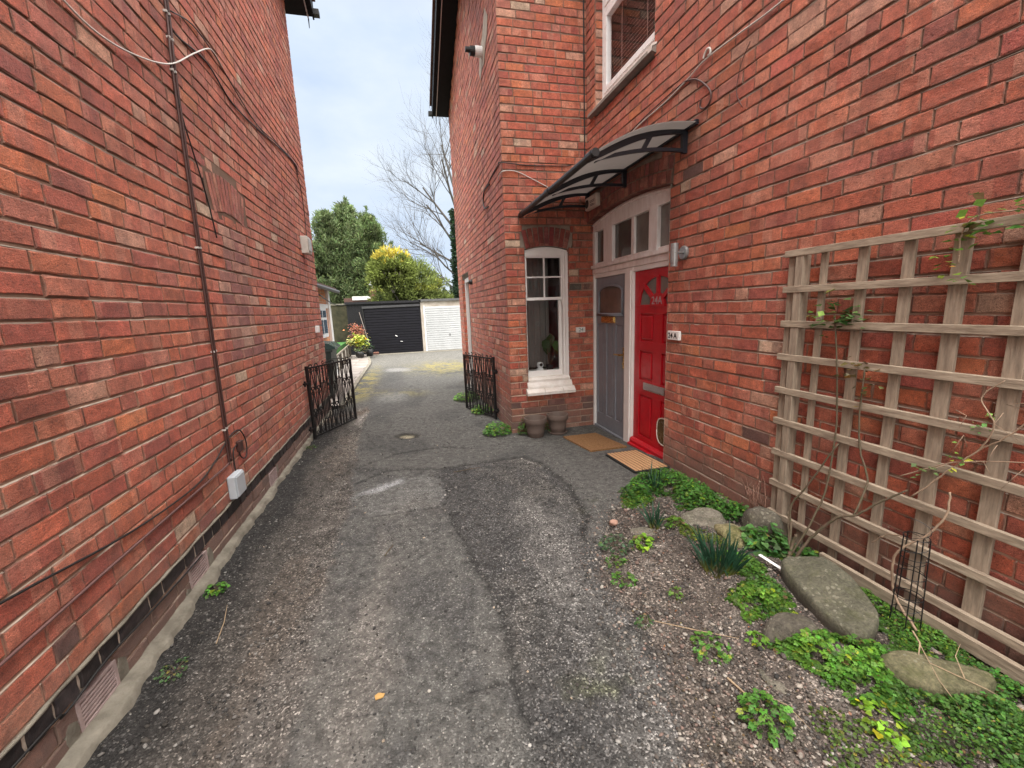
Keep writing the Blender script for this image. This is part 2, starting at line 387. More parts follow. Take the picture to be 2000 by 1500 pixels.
def brickwork(mb, O, U, N, L, H, course=.0886, holes=None, seed=1, fine=True, colour=None, skip=None, z0=0., depth=.0092):
    O = Vector(O); U = Vector(U); N = Vector(N); V = Vector((0, 0, 1)); random.seed(seed)
    flip = U.cross(V).dot(N) < 0
    nc = int(math.ceil((H) / course)); pat = [.235, .235, .235, .118]
    for i in range(nc):
        a, b = z0 + i * course, z0 + (i + 1) * course
        if a >= z0 + H - .02: break
        b = min(b, z0 + H)
        segs = [(0, L)]
        for (h0, h1) in (holes(a, b) if holes else []):
            ns = []
            for s0, s1 in segs:
                if h1 <= s0 or h0 >= s1: ns.append((s0, s1)); continue
                if h0 > s0: ns.append((s0, h0))
                if h1 < s1: ns.append((h1, s1))
            segs = ns
        k0 = random.randrange(4) if i % 5 == 0 else (i * 2) % 4
        off = -(.41 if i % 2 else 0) - random.uniform(0, .1) - (.235 if (i // 2) % 2 else 0)
        joints = []; u = off; k = k0
        while u < L + .3:
            joints.append(u); u += pat[k % 4] + random.gauss(0, .006); k += 1
            if random.random() < .06: k += 1
        for s0, s1 in segs:
            if s1 - s0 < .01: continue
            d1, d2, hj, dp = .0028, .0125, .0052, .0062
            zw = lambda q: a + .006 * (wv(q * .9 + i * 3.1) - .5) + .005 * (wv(q * .35 + 40 + (i // 3) * 1.7) - .5)
            mb.cur = (.80, .60, .52)
            mort(mb, [O + U * s0 + V * (a - .002) - N * dp, O + U * s1 + V * (a - .002) - N * dp, O + U * s1 + V * (b - .002) - N * dp, O + U * s0 + V * (b - .002) - N * dp])
            mb.cur = (1, 1, 1); nq = max(1, int((s1 - s0) / .25)); qs = [s0 + (s1 - s0) * w_ / nq for w_ in range(nq + 1)]
            for q0, q1 in zip(qs[:-1], qs[1:]):
                mort(mb, [O + U * q0 + V * (zw(q0) - hj - .003) - N * d1, O + U * q1 + V * (zw(q1) - hj - .003) - N * d1, O + U * q1 + V * (zw(q1) + hj) - N * d2, O + U * q0 + V * (zw(q0) + hj) - N * d2])
                mort(mb, [O + U * q0 + V * (zw(q0) + hj) - N * d2, O + U * q1 + V * (zw(q1) + hj) - N * d2, O + U * q1 + V * (zw(q1) + hj + .0004) - N * .002, O + U * q0 + V * (zw(q0) + hj + .0004) - N * .002] if 0 else [O + U * q0 + V * (zw(q0) + hj) - N * d2, O + U * q1 + V * (zw(q1) + hj) - N * d2, O + U * q1 + V * (zw(q1) + hj) - N * dp, O + U * q0 + V * (zw(q0) + hj) - N * dp])
            js = [s0] + [q for q in joints if s0 + .045 < q < s1 - .045] + [s1]
            for p, q in zip(js[:-1], js[1:]):
                if skip and skip((p + q) / 2, (a + b) / 2): continue
                l = .0028 if p > s0 else 0.; r_ = .0028 if q < s1 else 0.
                c = colour((p + q) / 2, (a + b) / 2) if colour else None
                pr = 0.
                if c is None: c = palette(p, a)
                jz = random.gauss(0, .0014) + .006 * (wv(p * .9 + i * 3.1) - .5) + .005 * (wv(p * .35 + 40 + (i // 3) * 1.7) - .5)
                emit(mb, O + U * (p + l) + V * (a + .0052 + jz), U, V, N, q - p - l - r_, b - a - .0104, c, fine, pr)

def voussoirs(mb, C, U, V, N, R, a0, a1, n, r0, r1, cols, proud=.002):
    """arch bricks between radii r0..r1, angles measured from V toward U"""
    for i in range(n):
        t0 = a0 + (a1 - a0) * i / n; t1 = a0 + (a1 - a0) * (i + 1) / n; t = (t0 + t1) / 2
        rad = U * math.sin(t) + V * math.cos(t); tan = U * math.cos(t) - V * math.sin(t)
        w = abs(t1 - t0) * (r0 + r1) / 2
        mort(mb, [C + U * math.sin(q) * r + V * math.cos(q) * r - N * .006 for q, r in ((t0, r0), (t1, r0), (t1, r1), (t0, r1))])
        c = cols[random.randrange(len(cols))]; c = tuple(x * random.uniform(.85, 1.15) for x in c)
        emit(mb, C + rad * (r0 + .004) - tan * (w / 2 - .0035), rad, tan, N if rad.cross(tan).dot(N) > 0 else N, r1 - r0 - .008, w - .007, c, True, proud)

UX, UY, UZ = Vector((1, 0, 0)), Vector((0, 1, 0)), Vector((0, 0, 1))
REDS = [(.27, .07, .055), (.23, .062, .05), (.30, .085, .06)]

# ---------------------------------------------------------------- left house
lh = thing('brick_house', (-3, 3, 0), 'red brick house left of the drive with a dark brick band at its foot', 'house')
VENTS = [(1.70, 1.915, .03, .15), (2.555, 2.77, .03, .15), (4.03, 4.24, .03, .15)]
Y0L, Y1L = -1.2, 7.35
def holesL(a, b):
    r = [(v[0] - Y0L, v[1] - Y0L) for v in VENTS if b > v[2] + .02 and a < v[3] - .02]
    if b > .175 and a < .255: r.append((0, Y1L - Y0L))
    if b > 5.98: r.append((7.6 - (b - 5.9) / .4 - Y0L + .3, 99))
    return r
mb = MB()
def colL(u, z):
    y = u + Y0L
    if z < .17:
        return tuple(np.array((.18, .075, .058)) * random.uniform(.7, 1.15))
    # bricked-up window patch
    if 3.68 < y < 4.34 and 1.2 < z < 2.3: return tuple(np.array(random.choice([(.30, .12, .10), (.34, .15, .11), (.26, .09, .08), (.42, .24, .18)])) * random.uniform(.85, 1.15))
    if z > 2.35 and 3.7 < y < 4.4 and z < 2.7: return None
    return None
def skipL(u, z):
    y = u + Y0L; return abs(math.atan2(y - 4.02, z - 1.35)) < .33 and 1.0 < math.hypot(y - 4.02, z - 1.35) < 1.33
brickwork(mb, (XL, Y0L, 0), UY, UX, Y1L - Y0L, 6.5, .0872, holesL, 11, True, colL, skipL, 0.)
# flat arch of thin rubbed bricks over the bricked-up window
mb.cur = (.7, .5, .42)
mort(mb, [Vector((XL - .002, y, z)) for y, z in ((3.62, 2.3), (4.42, 2.3), (4.42, 2.72), (3.62, 2.72))]); mb.cur = (1, 1, 1)
Ca = Vector((XL, 4.02, 1.35)); 
voussoirs(mb, Ca, UY, UZ, UX, 0, -.30, .30, 11, 1.02, 1.30, [(.36, .095, .064), (.32, .085, .06)], .003)
# back and end faces so the wall is a solid
for q in ([(XL - .25, Y0L, 0), (XL - .25, Y1L, 0), (XL - .25, Y1L, 6.1), (XL - .25, Y0L, 6.1)], [(XL - .008, Y1L, 0), (XL - .25, Y1L, 0), (XL - .25, Y1L, 6.1), (XL - .008, Y1L, 6.1)]):
    mort(mb, [Vector(p) for p in q])
keep(mb.build('wall', [BRICK, MORTAR], None, False), lh)
# dark engineering-brick course with a thick mortar bead above it
mb = MB(); random.seed(5)
y = Y0L
while y < Y1L - .05:
    w = .118 if random.random() < .8 else .225
    w = min(w, Y1L - y)
    emit(mb, Vector((XL, y + .006, .178)), UY, UZ, UX, w - .016, .074, tuple(np.array((1., .95, .95)) * random.uniform(.7, 1.7)), True, .003)
    y += w
for zb in ():
    pass
n0 = len(mb.v)
mort(mb, [Vector((XL - .005, Y0L, .172)), Vector((XL - .005, Y1L, .172)), Vector((XL - .005, Y1L, .262)), Vector((XL - .005, Y0L, .262))])
BB = NT('dark_engineering_brick'); P_ = BB.pos(); cc = BB.mix(1., BB.ramp(BB.noise(P_, 25, 5), [(.3, (.012, .011, .013)), (.7, (.045, .038, .038))]), BB.attr('col').outputs['Color'], 'MULTIPLY')
BB.l(cc, BB.p.inputs['Base Color']); BB.p.inputs['Roughness'].default_value = .45; BB.bump(BB.noise(P_, 120, 4), .4, .004)
tag(keep(mb.build('brick_band', [BB.m, MORTAR], None, False), lh), 'near black engineering brick course along the foot of the wall')
mb = MB(); pts = [(XL + .004 + .003 * math.sin(i * 1.7), Y0L + (Y1L - Y0L) * i / 120, .2615 + .003 * math.sin(i * .9 + 2)) for i in range(121)]
mb.tube(pts, [.008 + .002 * math.sin(i * 2.3) for i in range(121)], 5); keep(mb.build('mortar_bead', CONC, None, True), lh)
VENTM = M('pale_terracotta_vent', (.36, .275, .265), .7, .25, 20)
for y0, y1, z0, z1 in VENTS:
    mb = MB(); mb.mi = 1; mb.box(XL - .05, XL - .026, y0 + .004, y1 - .004, z0 + .004, z1 - .004); mb.mi = 0  # black sheet behind the slats stands in for shade in the gaps
    mb.box(XL - .03, XL + .004, y0 - .004, y0 + .012, z0, z1); mb.box(XL - .03, XL + .004, y1 - .012, y1 + .004, z0, z1)
    mb.box(XL - .029, XL + .003, y0 + .012, y1 - .012, z0, z0 + .01); mb.box(XL - .029, XL + .003, y0 + .012, y1 - .012, z1 - .01, z1)
    for i in range(1, 6):
        zc = z0 + .01 + (z1 - z0 - .02) * i / 6; mb.box(XL - .028, XL + .002, y0 + .012, y1 - .012, zc - .0038, zc + .0038)
    for i in range(1, 4):
        yc = y0 + (y1 - y0) * i / 4; mb.box(XL - .0285, XL - .004, yc - .002, yc + .002, z0 + .01, z1 - .01)
    keep(mb.build('air_vent', [VENTM, INK_SHADE]), lh)
# cement patches beside the vents
random.seed(3)
for (y, z, w, h) in ((1.95, .07, .07, .13), (1.66, .06, .06, .12), (2.81, .08, .06, .14), (2.52, .03, .05, .06), (4.27, .1, .05, .15)):
    mb = MB(); poly = [(y + w / 2 * math.cos(a) * random.uniform(.8, 1.2), z + h / 2 * math.sin(a) * random.uniform(.85, 1.15)) for a in np.linspace(0, 2 * math.pi, 11)[:-1]]
    mb.prism(poly, XL - .004, XL + .0035, lambda a, b, h_: Vector((h_, a, b))); keep(mb.build('cement_patch', CONC), lh)
# gable verge: soffit boards, bargeboard, pale trim and roof slopes
def verge(root, xw, sgn, pts, reach):
    xo = xw + sgn * reach; fx = lambda a, b, h: Vector((h, a, b)); xa, xb = min(xw - sgn * .1, xo), max(xw - sgn * .1, xo)
    for nm, mt, z0, z1, x0, x1 in (('soffit', SOFFIT, 0, .025, xa, xb), ('bargeboard', SOFFIT, -.04, .2, min(xo, xo + sgn * .022), max(xo, xo + sgn * .022)), ('trim', GREYMETAL, -.035, .0, min(xo - sgn * .07, xo - sgn * .055), max(xo - sgn * .07, xo - sgn * .055)), ('roof', TILE, .2, .26, min(xo + sgn * .06, xw - sgn * 4), max(xo + sgn * .06, xw - sgn * 4))):
        mb = MB()
        if nm == 'roof': mb.prism([(y, z + z0) for y, z in pts] + [(y, z + z1) for y, z in pts[::-1]], x0, x1, fx)
        else: mb.prism([(y, z + z0) for y, z in pts] + [(y, z + z1) for y, z in pts[::-1]], x0, x1, fx)
        keep(mb.build(nm, mt), root)
    y1, z1 = pts[-1]; mb = MB(); mb.tube([(xo - sgn * .062, y1 + .005, z1 - .02), (xo - sgn * .062, y1 + .006, z1 - .15)], [.010, .005], 6); mb.box(min(xo, xo + sgn * .1), max(xo, xo + sgn * .1), y1 - .08, y1 + .02, z1 + .0, z1 + .07); keep(mb.build('gutter_end', BLACKP), root)
verge(lh, XL, 1, [(-1.3, 7.2), (3.4, 7.55), (7.55, 5.9)], .33)

# concrete strip along the foot of the left wall
mb = MB(); N_ = 220; ys = np.linspace(-.6, 7.3, N_)
wid = np.interp(ys, [-.6, 1.5, 2.2, 3, 4, 5.5, 7.3], [.095, .07, .058, .044, .036, .03, .035]) + (fbm(ys * 6, ys * 0, 4, 3) - .5) * .05 + (fbm(ys * 25, ys * 0, 2, 9) - .5) * .02
for i in range(N_):
    y = ys[i]; w = max(.02, wid[i]); zt = zg1(XL + w, y)
    for x, z in ((XL, .034), (XL + w * .45, .028), (XL + w * .85, .022), (XL + w, .014), (XL + w + .012, zt - .04)):
        mb.v.append((x, y, z + (fbm(np.array([x * 30]), np.array([y * 30]), 2, 4)[0] - .5) * .012)); mb.c.append((1, 1, 1))
for i in range(N_ - 1):
    for k in range(4): mb.f.append((i * 5 + k, i * 5 + k + 1, (i + 1) * 5 + k + 1, (i + 1) * 5 + k)); mb.m.append(0)
tag(mb.build('concrete_kerb', CONC, None, True), kind='structure')
# ---------------------------------------------------------------- right house
rh = thing('brick_house', (3.2, 4, 0), 'red brick house on the right with grey and red front doors under a canopy', 'house')
Y0R = -1.2; ZB = -.16
RA, ZA, YA, AA = 4.785, -2.14, 4.318, .1854
def holesR(a, b):
    r = []
    if a < 2.5: r.append((3.436 - Y0R, 9))
    else:
        q = RA + .232; zz = a + .025 - ZA
        if zz < q: hw = min(math.sqrt(q * q - zz * zz), q * math.sin(AA)); r.append((YA - hw - Y0R, YA + hw - Y0R))
    if b > 3.74 and a < 5.6: r.append((3.735 - Y0R, 4.955 - Y0R))
    return r
mb = MB()
brickwork(mb, (XR, Y0R, ZB), UY, -UX, YF - Y0R - .008, 6.2, .0896, lambda a, b: holesR(a + ZB, b + ZB), 21, True, None, None, 0.)
CA = Vector((XR, YA, ZA)); random.seed(4)
voussoirs(mb, CA, UY, UZ, -UX, 0, -AA, AA, 24, RA, RA + .115, REDS)
voussoirs(mb, CA, UY, UZ, -UX, 0, -AA - .001, AA, 24, RA + .115, RA + .23, REDS)
for i in range(24):
    t0, t1 = [-AA - .01 + (2 * AA + .02) * (i + k) / 24 for k in (0, 1)]
    mort(mb, [CA + UX * .012 + UY * math.sin(t) * r + UZ * math.cos(t) * r for t, r in ((t0, RA + .01), (t1, RA + .01), (t1, RA + .36), (t0, RA + .36))])
    t = (t0 + t1) / 2; rad = UY * math.sin(t) + UZ * math.cos(t); tan = UY * math.cos(t) - UZ * math.sin(t)
    emit(mb, CA + rad * RA - tan * .034 + UX * .004, UX, tan, -rad, .105, .066, tuple(np.array((.2, .055, .045)) * random.uniform(.8, 1.1)))
# window and door reveals
brickwork(mb, (XR + .004, 4.955, 3.72), UX, -UY, .125, 1.95, .0896, None, 8, True, lambda u, z: random.choice([(.40, .2, .14), (.36, .12, .07), (.45, .27, .2), None]))
for p in ([(XR, 3.735, 3.72), (XR + .2, 3.735, 3.72), (XR + .2, 3.735, 5.6), (XR, 3.735, 5.6)], [(XR, 3.436, ZB), (XR + .1, 3.436, ZB), (XR + .1, 3.436, 2.56), (XR, 3.436, 2.56)],
          [(XR + .25, Y0R, ZB), (XR + .25, 3.2, ZB), (XR + .25, 3.2, 6), (XR + .25, Y0R, 6)]):
    mort(mb, [Vector(q) for q in p])
keep(mb.build('wall', [BRICK, MORTAR], None, False), rh)

# projecting wing: front wall with the sash window, and the long side wall
RW, ZW, XC, AW = .957, 1.338, 1.78, .285
mb = MB()
def holesF(a, b):
    r = []
    if b > .45 and a < 2.2: r.append((1.49 - XW, 2.07 - XW))
    elif a >= 2.2 and a < 2.53:
        q = RW + .235; zz = a + .03 - ZW
        if zz < q: hw = max(.29 if a < 2.3 else 0, min(math.sqrt(q * q - zz * zz), q * math.sin(AW) + .01)); r.append((XC - hw - XW, XC + hw - XW))
    return r
def colF(u, z):
    z += ZB - .04
    if .18 < z < .28 and random.random() < .7 or (.0 < z < .45 and random.random() < .2): return tuple(np.array((.12, .05, .05)) * random.uniform(.7, 1.2))
    if 1.78 < z < 1.87 and u > .86: return (.09, .085, .07)
    return None
brickwork(mb, (XW + .003, YF, ZB - .04), UX, -UY, XD - XW, 6.0, .0886, lambda a, b: holesF(a + ZB - .04, b + ZB - .04), 31, True, colF)
CF = Vector((XC, YF, ZW)); random.seed(9)
voussoirs(mb, CF, UX, UZ, -UY, 0, -AW, AW, 9, RW, RW + .235, [(.22, .05, .045), (.25, .058, .05), (.2, .05, .045)])
for i in range(12):
    t0, t1 = [-.34 + .68 * (i + k) / 12 for k in (0, 1)]
    mort(mb, [CF + UY * .011 + UX * math.sin(t) * r + UZ * math.cos(t) * r for t, r in ((t0, RW + .008), (t1, RW + .008), (t1, RW + .3), (t0, RW + .3))])
for x in (1.49, 2.07):
    brickwork(mb, (x, YF + .002, .43), UY, UX if x < 1.8 else -UX, .11, 1.85, .0886, None, 12, True)
keep(mb.build('wing_front_wall', [BRICK, MORTAR], None, False), rh)
mb = MB(); Y1W = 9.95
def holesS(a, b):
    if a < 2.2: return [(8.34 - YF, 9.32 - YF)]
    if b > 5.68: h_ = max(0, 6.66 - b) / .96; return [(-1, 7.55 - 2.35 * h_ - YF), (7.55 + 2.42 * h_ - YF, 99)]
    return []
brickwork(mb, (XW, YF + .003, ZB - .04), UY, -UX, Y1W - YF, 6.85, .0886, lambda a, b: holesS(a + ZB - .04, b + ZB - .04), 41, True, None)
brickwork(mb, (XW + .003, 9.32, ZB - .04), UX, -UY, .12, 2.4, .0886, None, 42, True)
for i in range(10):
    0 and mort(mb, [Vector(p) for p in ((XW + .002, 8.34 + .098 * i, 2.13 + .05 * math.sin(math.pi * i / 10)), (XW + .002, 8.34 + .098 * (i + 1), 2.13 + .05 * math.sin(math.pi * (i + 1) / 10)), (XW + .002, 8.34 + .098 * (i + 1), 2.26), (XW + .002, 8.34 + .098 * i, 2.26))])
mort(mb, [Vector(p) for p in ((XW + .005, Y1W, -.3), (XW + 4, Y1W, -.3), (XW + 4, Y1W, 5.8), (XW + .005, Y1W, 5.8))])
keep(mb.build('wing_side_wall', [BRICK, MORTAR], None, False), rh)
verge(rh, XW, -1, [(YF - .25, 5.66), (7.55, 6.62), (9.97, 5.66)], .33)
mb = MB(); mb.box(XR - .3, XR + 4, Y0R, YF - .02, 6.02, 6.2); keep(mb.build('roof_edge', SOFFIT), rh)
# side doorway of the wing
mb = MB(); mb.box(XW + .12, XW + .16, 8.34, 9.32, ZB - .1, 2.25)
sd = keep(mb.build('door', M('side_door_brown', (.12, .06, .045), .6, .2, 9)), rh)
mb = MB(); mb.prism([(9.318, -.2), (9.318, 2.2), (8.342, 2.2), (8.342, -.2), (8.42, -.2), (8.42, 2.12), (9.24, 2.12), (9.24, -.2)], XW + .06, XW + .12, lambda a, b, h: Vector((h, a, b))); keep(mb.build('door_frame', WHITE), rh)
mb = MB(); mb.lathe([(0, .06), (.035, .06), (.045, .03), (.045, 0)], (0, 0, 0), 14, Matrix.Translation((XW, 7.91, 2.05)) @ Matrix.Rotation(-math.pi / 2, 4, 'Y'))
tag(mb.build('outside_lamp', BLACKP, None, True), 'small round black lamp beside the far side doorway of the right house', 'lamp')

# dark rooms behind the glass
def room(x0, x1, y0, y1, z0, z1, name, parent, open_):
    mb = MB(); P = lambda x, y, z: Vector((x, y, z))
    q = {'x0': [(x0, y0, z0), (x0, y1, z0), (x0, y1, z1), (x0, y0, z1)], 'x1': [(x1, y0, z0), (x1, y1, z0), (x1, y1, z1), (x1, y0, z1)], 'y0': [(x0, y0, z0), (x1, y0, z0), (x1, y0, z1), (x0, y0, z1)],
         'y1': [(x0, y1, z0), (x1, y1, z0), (x1, y1, z1), (x0, y1, z1)], 'z0': [(x0, y0, z0), (x1, y0, z0), (x1, y1, z0), (x0, y1, z0)], 'z1': [(x0, y0, z1), (x1, y0, z1), (x1, y1, z1), (x0, y1, z1)]}
    for k, v in q.items():
        if k != open_: mb.add([P(*p) for p in v], [(0, 1, 2, 3)])
    return keep(mb.build(name, TIN, None), parent)
room(1.3, 2.3, YF + .13, 7.2, .5, 2.6, 'room_interior', rh, 'y0')
room(XR + .16, 4.5, 3.5, 5.1, 3.6, 5.8, 'room_interior', rh, 'x0')

# ---- sash window on the wing front
win = MB(); f = YF + .045
def bx(m, x0, x1, z0, z1, y0, y1, b=.003): m.box(x0, x1, y0, y1, z0, z1, None, b)
bx(win, 1.49, 1.512, .62, 2.24, f, f + .12); bx(win, 2.005, 2.07, .62, 2.24, f + .002, f + .12); bx(win, 2.028, 2.07, .6, 2.23, f - .022, f + .002)
arc = [(XC + RW * math.sin(t), ZW + RW * math.cos(t)) for t in np.linspace(-AW - .02, AW + .02, 13)]
win.prism([(1.4905, 2.185)] + [(2.0695, 2.185)] + [(min(max(x, 1.4905), 2.0695), z - .002) for x, z in arc[::-1]], f - .004, f + .11, lambda a, b, h: Vector((a, h, b)))
w = keep(win.build('window', WHITE), rh)
mb = MB()
for (x0, x1, z0, z1) in ((1.512, 1.53, 1.66, 2.185), (1.985, 2.005, 1.66, 2.185), (1.53, 1.985, 2.163, 2.185), (1.512, 2.005, 1.635, 1.672), (1.53, 1.985, 1.915, 1.933)): bx(mb, x0, x1, z0, z1, f + .015, f + .05)
bx(mb, 1.752, 1.77, 1.672, 2.163, f + .014, f + .048)
for x in (1.995,): mb.prism([(x - .01, 1.64), (x + .012, 1.64), (x + .012, 1.56), (x + .004, 1.58)], f + .016, f + .05, lambda a, b, h: Vector((a, h, b)))
keep(mb.build('upper_sash', WHITE), w)
mb = MB()
for (x0, x1, z0, z1) in ((1.513, 1.528, .71, 1.64), (1.962, 2.004, .71, 1.64), (1.513, 2.004, .64, .715)): bx(mb, x0, x1, z0, z1, f + .056, f + .09)
keep(mb.build('lower_sash', WHITE), w)
mb = MB(); mb.add([Vector(p) for p in ((1.52, f + .035, 1.66), (1.995, f + .035, 1.66), (1.995, f + .035, 2.17), (1.52, f + .035, 2.17))], [(0, 1, 2, 3)])
mb.add([Vector(p) for p in ((1.52, f + .074, .7), (1.97, f + .074, .7), (1.97, f + .074, 1.65), (1.52, f + .074, 1.65))], [(0, 1, 2, 3)]); keep(mb.build('pane', GLASS), w)
SILLW = M('worn_white_sill_paint', (.66, .60, .54), .8, .1, 9, col2=(.80, .77, .73), bump=.3, bscale=40)
mb = MB(); fn = lambda a, b, h: Vector((h, a, b))
mb.prism([(YF + .12, .64), (YF + .12, .6), (YF - .012, .585), (YF - .012, .612), (YF + .03, .64)], 1.492, 2.068, fn)
mb.prism([(YF + .03, .585), (YF + .03, .5), (YF - .045, .5), (YF - .04, .53), (YF - .008, .583)], 1.475, 2.088, fn)
for x0, x1 in ((1.455, 1.695), (1.7, 1.945), (1.95, 2.115)):
    mb.prism([(YF + .03, .503), (YF + .03, .425), (YF - .085, .42), (YF - .088, .455), (YF - .04, .503)], x0, x1, fn)
keep(mb.build('sill', SILLW), w)
# curtain and things standing on the inside sill
mb = MB()
for i in range(26):
    x0, x1 = 1.56 + .016 * i, 1.56 + .016 * (i + 1); yy = lambda x: 5.75 + .025 * math.sin(x * 75)
    mb.add([Vector(p) for p in ((x0, yy(x0), .7), (x1, yy(x1), .7), (x1, yy(x1), 2.3), (x0, yy(x0), 2.3))], [(0, 1, 2, 3)])
keep(mb.build('curtain', M('net_curtain', (.26, .235, .22), .9, .1, 5), None, True), w)
mb = MB(); mb.box(1.5, 2.06, YF + .14, YF + .34, .66, .7); keep(mb.build('inner_sill', WHITE), w)
mb = MB(); mb.lathe([(0, 0), (.05, 0), (.055, .02), (.03, .035)], (1.72, YF + .2, .701), 18); mb.lathe([(0, .03), (.03, .035), (.043, .06), (.045, .08), (.035, .108), (0, .118)], (1.72, YF + .2, .701), 18)
ic = thing('indoor_camera', (1.72, YF + .2, .7), 'small white round camera standing inside the sash window', 'camera')
keep(mb.build('body', UPVC, None, True), ic); mb = MB(); mb.lathe([(0, .007), (.016, .007), (.022, 0)], (0, 0, 0), 14, Matrix.Translation((1.722, YF + .158, .783)) @ Matrix.Rotation(math.pi / 2, 4, 'X')); keep(mb.build('lens', BLACKP), ic)
pp = thing('house_plant', (1.87, YF + .22, .7), 'dark broad leaved plant in a small pot inside the sash window', 'house plant')
mb = MB(); mb.lathe([(0, 0), (.045, 0), (.058, .07), (.05, .07), (.045, .055), (0, .055)], (1.87, YF + .22, .701), 16); keep(mb.build('pot', BLACKP, None, True), pp)
mb = MB(); mb2 = MB(); random.seed(2)
def bigleaf(m, p, d, n, l, w_, col):
    d = Vector(d).normalized(); s_ = d.cross(Vector(n)).normalized(); nn = s_.cross(d)
    P = [p, p + d * l * .3 + s_ * w_ * .5 , p + d * l * .65 + s_ * w_ * .42, p + d * l, p + d * l * .65 - s_ * w_ * .42, p + d * l * .3 - s_ * w_ * .5, p + d * l * .3 - nn * w_ * .12, p + d * l * .65 - nn * w_ * .12]
    m.add(P, [(0, 1, 6), (1, 2, 7, 6), (2, 3, 7), (3, 4, 7), (4, 5, 6, 7), (5, 0, 6)], 0, col)
for i, (dx, dy, hz, an) in enumerate(((-.05, -.02, .3, -.6), (.07, -.03, .27, .5), (.02, .03, .36, .1), (.1, .02, .2, .9), (-.02, .05, .24, -.2))):
    b = Vector((1.87, YF + .22, .76)); t = b + Vector((dx, dy, hz)); mb.tube([b, b.lerp(t, .5) + Vector((dx * .2, 0, .02)), t], .004, 5)
    bigleaf(mb2, t + Vector((0, 0, .07)), (math.sin(an) * .4, -.15, -.9), (0, -1, .2), .17, .12, (.035, .07, .02) if i != 1 else (.045, .14, .03))
keep(mb.build('stem', STEM, None, True), pp); keep(mb2.build('leaf', LEAF, None, True), pp)

# ---- upper window with blind
uw = MB(); xf = XR + .094
def by(m, y0, y1, z0, z1, c0, c1, b=.003): m.box(xf - c1, xf - c0, y0, y1, z0, z1, None, b)
for (y0, y1, z0, z1, c1) in ((4.885, 4.955, 3.86, 5.6, .0), (3.735, 3.8, 3.86, 5.6, .0), (3.8, 4.885, 3.86, 3.93, .001)): by(uw, y0, y1, z0, z1, -.06, c1)
by(uw, 3.8, 4.885, 4.72, 4.79, -.06, .006)
w2 = keep(uw.build('window', UPVC), rh)
mb = MB()
for (y0, y1, z0, z1) in ((4.83, 4.885, 3.93, 4.72), (3.8, 3.85, 3.93, 4.72), (3.85, 4.83, 3.93, 3.985), (3.85, 4.83, 4.675, 4.72), (4.83, 4.885, 4.79, 5.6), (3.85, 4.83, 4.79, 4.85)): by(mb, y0, y1, z0, z1, -.05, .012)
keep(mb.build('casement', UPVC), w2)
mb = MB(); mb.add([Vector((xf + .012, y, z)) for y, z in ((3.84, 3.96), (4.84, 3.96), (4.84, 4.7), (3.84, 4.7))], [(0, 1, 2, 3)]); mb.add([Vector((xf + .012, y, z)) for y, z in ((3.84, 4.83), (4.84, 4.83), (4.84, 5.6), (3.84, 5.6))], [(0, 1, 2, 3)]); keep(mb.build('pane', GLASSU), w2)
mb = MB()
for i in range(42):
    z = 3.96 + i * .038; mb.add([Vector(p) for p in ((xf + .06, 3.84, z), (xf + .06, 4.84, z), (xf + .085, 4.84, z + .03), (xf + .085, 3.84, z + .03))], [(0, 1, 2, 3)])
mb.tube([(xf + .055, 4.6, 3.95), (xf + .055, 4.6, 5.6)], .0025, 4); mb.tube([(xf + .055, 4.1, 3.95), (xf + .055, 4.1, 5.6)], .0025, 4)
keep(mb.build('blind', SLATE), w2)
mb = MB(); fn = lambda a, b, h: Vector((a, h, b))
mb.prism([(XR + .2, 3.858), (XR + .06, 3.858), (XR + .03, 3.845), (XR + .03, 3.815), (XR + .2, 3.815)], 3.74, 4.95, fn)
keep(mb.build('sub_sill', SILLW), w2)
mb = MB(); fs_ = [3.70, 3.93, 4.17, 4.41, 4.65, 4.86, 5.06]
for a, b in zip(fs_[:-1], fs_[1:]):
    mb.prism([(XR + .12, 3.815), (XR - .045, 3.765), (XR - .05, 3.73), (XR + .01, 3.715), (XR + .12, 3.72)], a + .002, b - .002, fn)
keep(mb.build('sill', M('weathered_grey_sill', (.20, .175, .155), .85, .25, 9, bump=.4, bscale=60)), w2)
mb = MB(); mb.prism([(XR - .05, 3.73), (XR - .056, 3.775), (XR + .03, 3.82), (XR + .03, 3.8), (XR - .046, 3.765)], 3.70, 3.76, fn); keep(mb.build('sill_end', SILLW), w2)

# ---- door frame, fanlight and doors (recessed plane XD)
def bd(m, y0, y1, z0, z1, c0, c1, b=.004): m.box(XD - c1, XD - c0, min(y0, y1), max(y0, y1), z0, z1, None, b)
mb = MB()
bd(mb, 5.163, 5.198, -.13, 2.0, -.06, .03); bd(mb, 4.2, 4.37, -.12, 1.93, -.06, .028); bd(mb, 4.225, 4.345, -.121, 1.9, .026, .04); bd(mb, 3.24, 3.31, -.1, 1.95, -.06, .02)
bd(mb, 3.26, 5.19, 1.886, 1.936, -.055, .0215)
df = keep(mb.build('door_frame', WHITE), rh)
mb = MB(); bd(mb, 3.24, 5.199, 1.937, 2.0, -.06, .035, .006); bd(mb, 3.24, 5.199, 2.002, 2.045, -.06, .062, .008)
tag(keep(mb.build('transom', OLDWHITE), rh), 'weathered white timber beam across the head of both doors')
fl = MB()
for y0, y1, c in ((5.135, 5.198, .03), (4.67, 4.895, .03), (4.205, 4.262, .016), (3.755, 3.90, .03), (3.24, 3.3, .03)): bd(fl, y0, y1, 2.047, 2.47, -.05, c)
bd(fl, 3.24, 5.199, 2.046, 2.075, -.05, .014)
arc = [(YA + (RA - .004) * math.sin(t), ZA + (RA - .004) * math.cos(t)) for t in np.linspace(-AA - .03, AA, 21)]
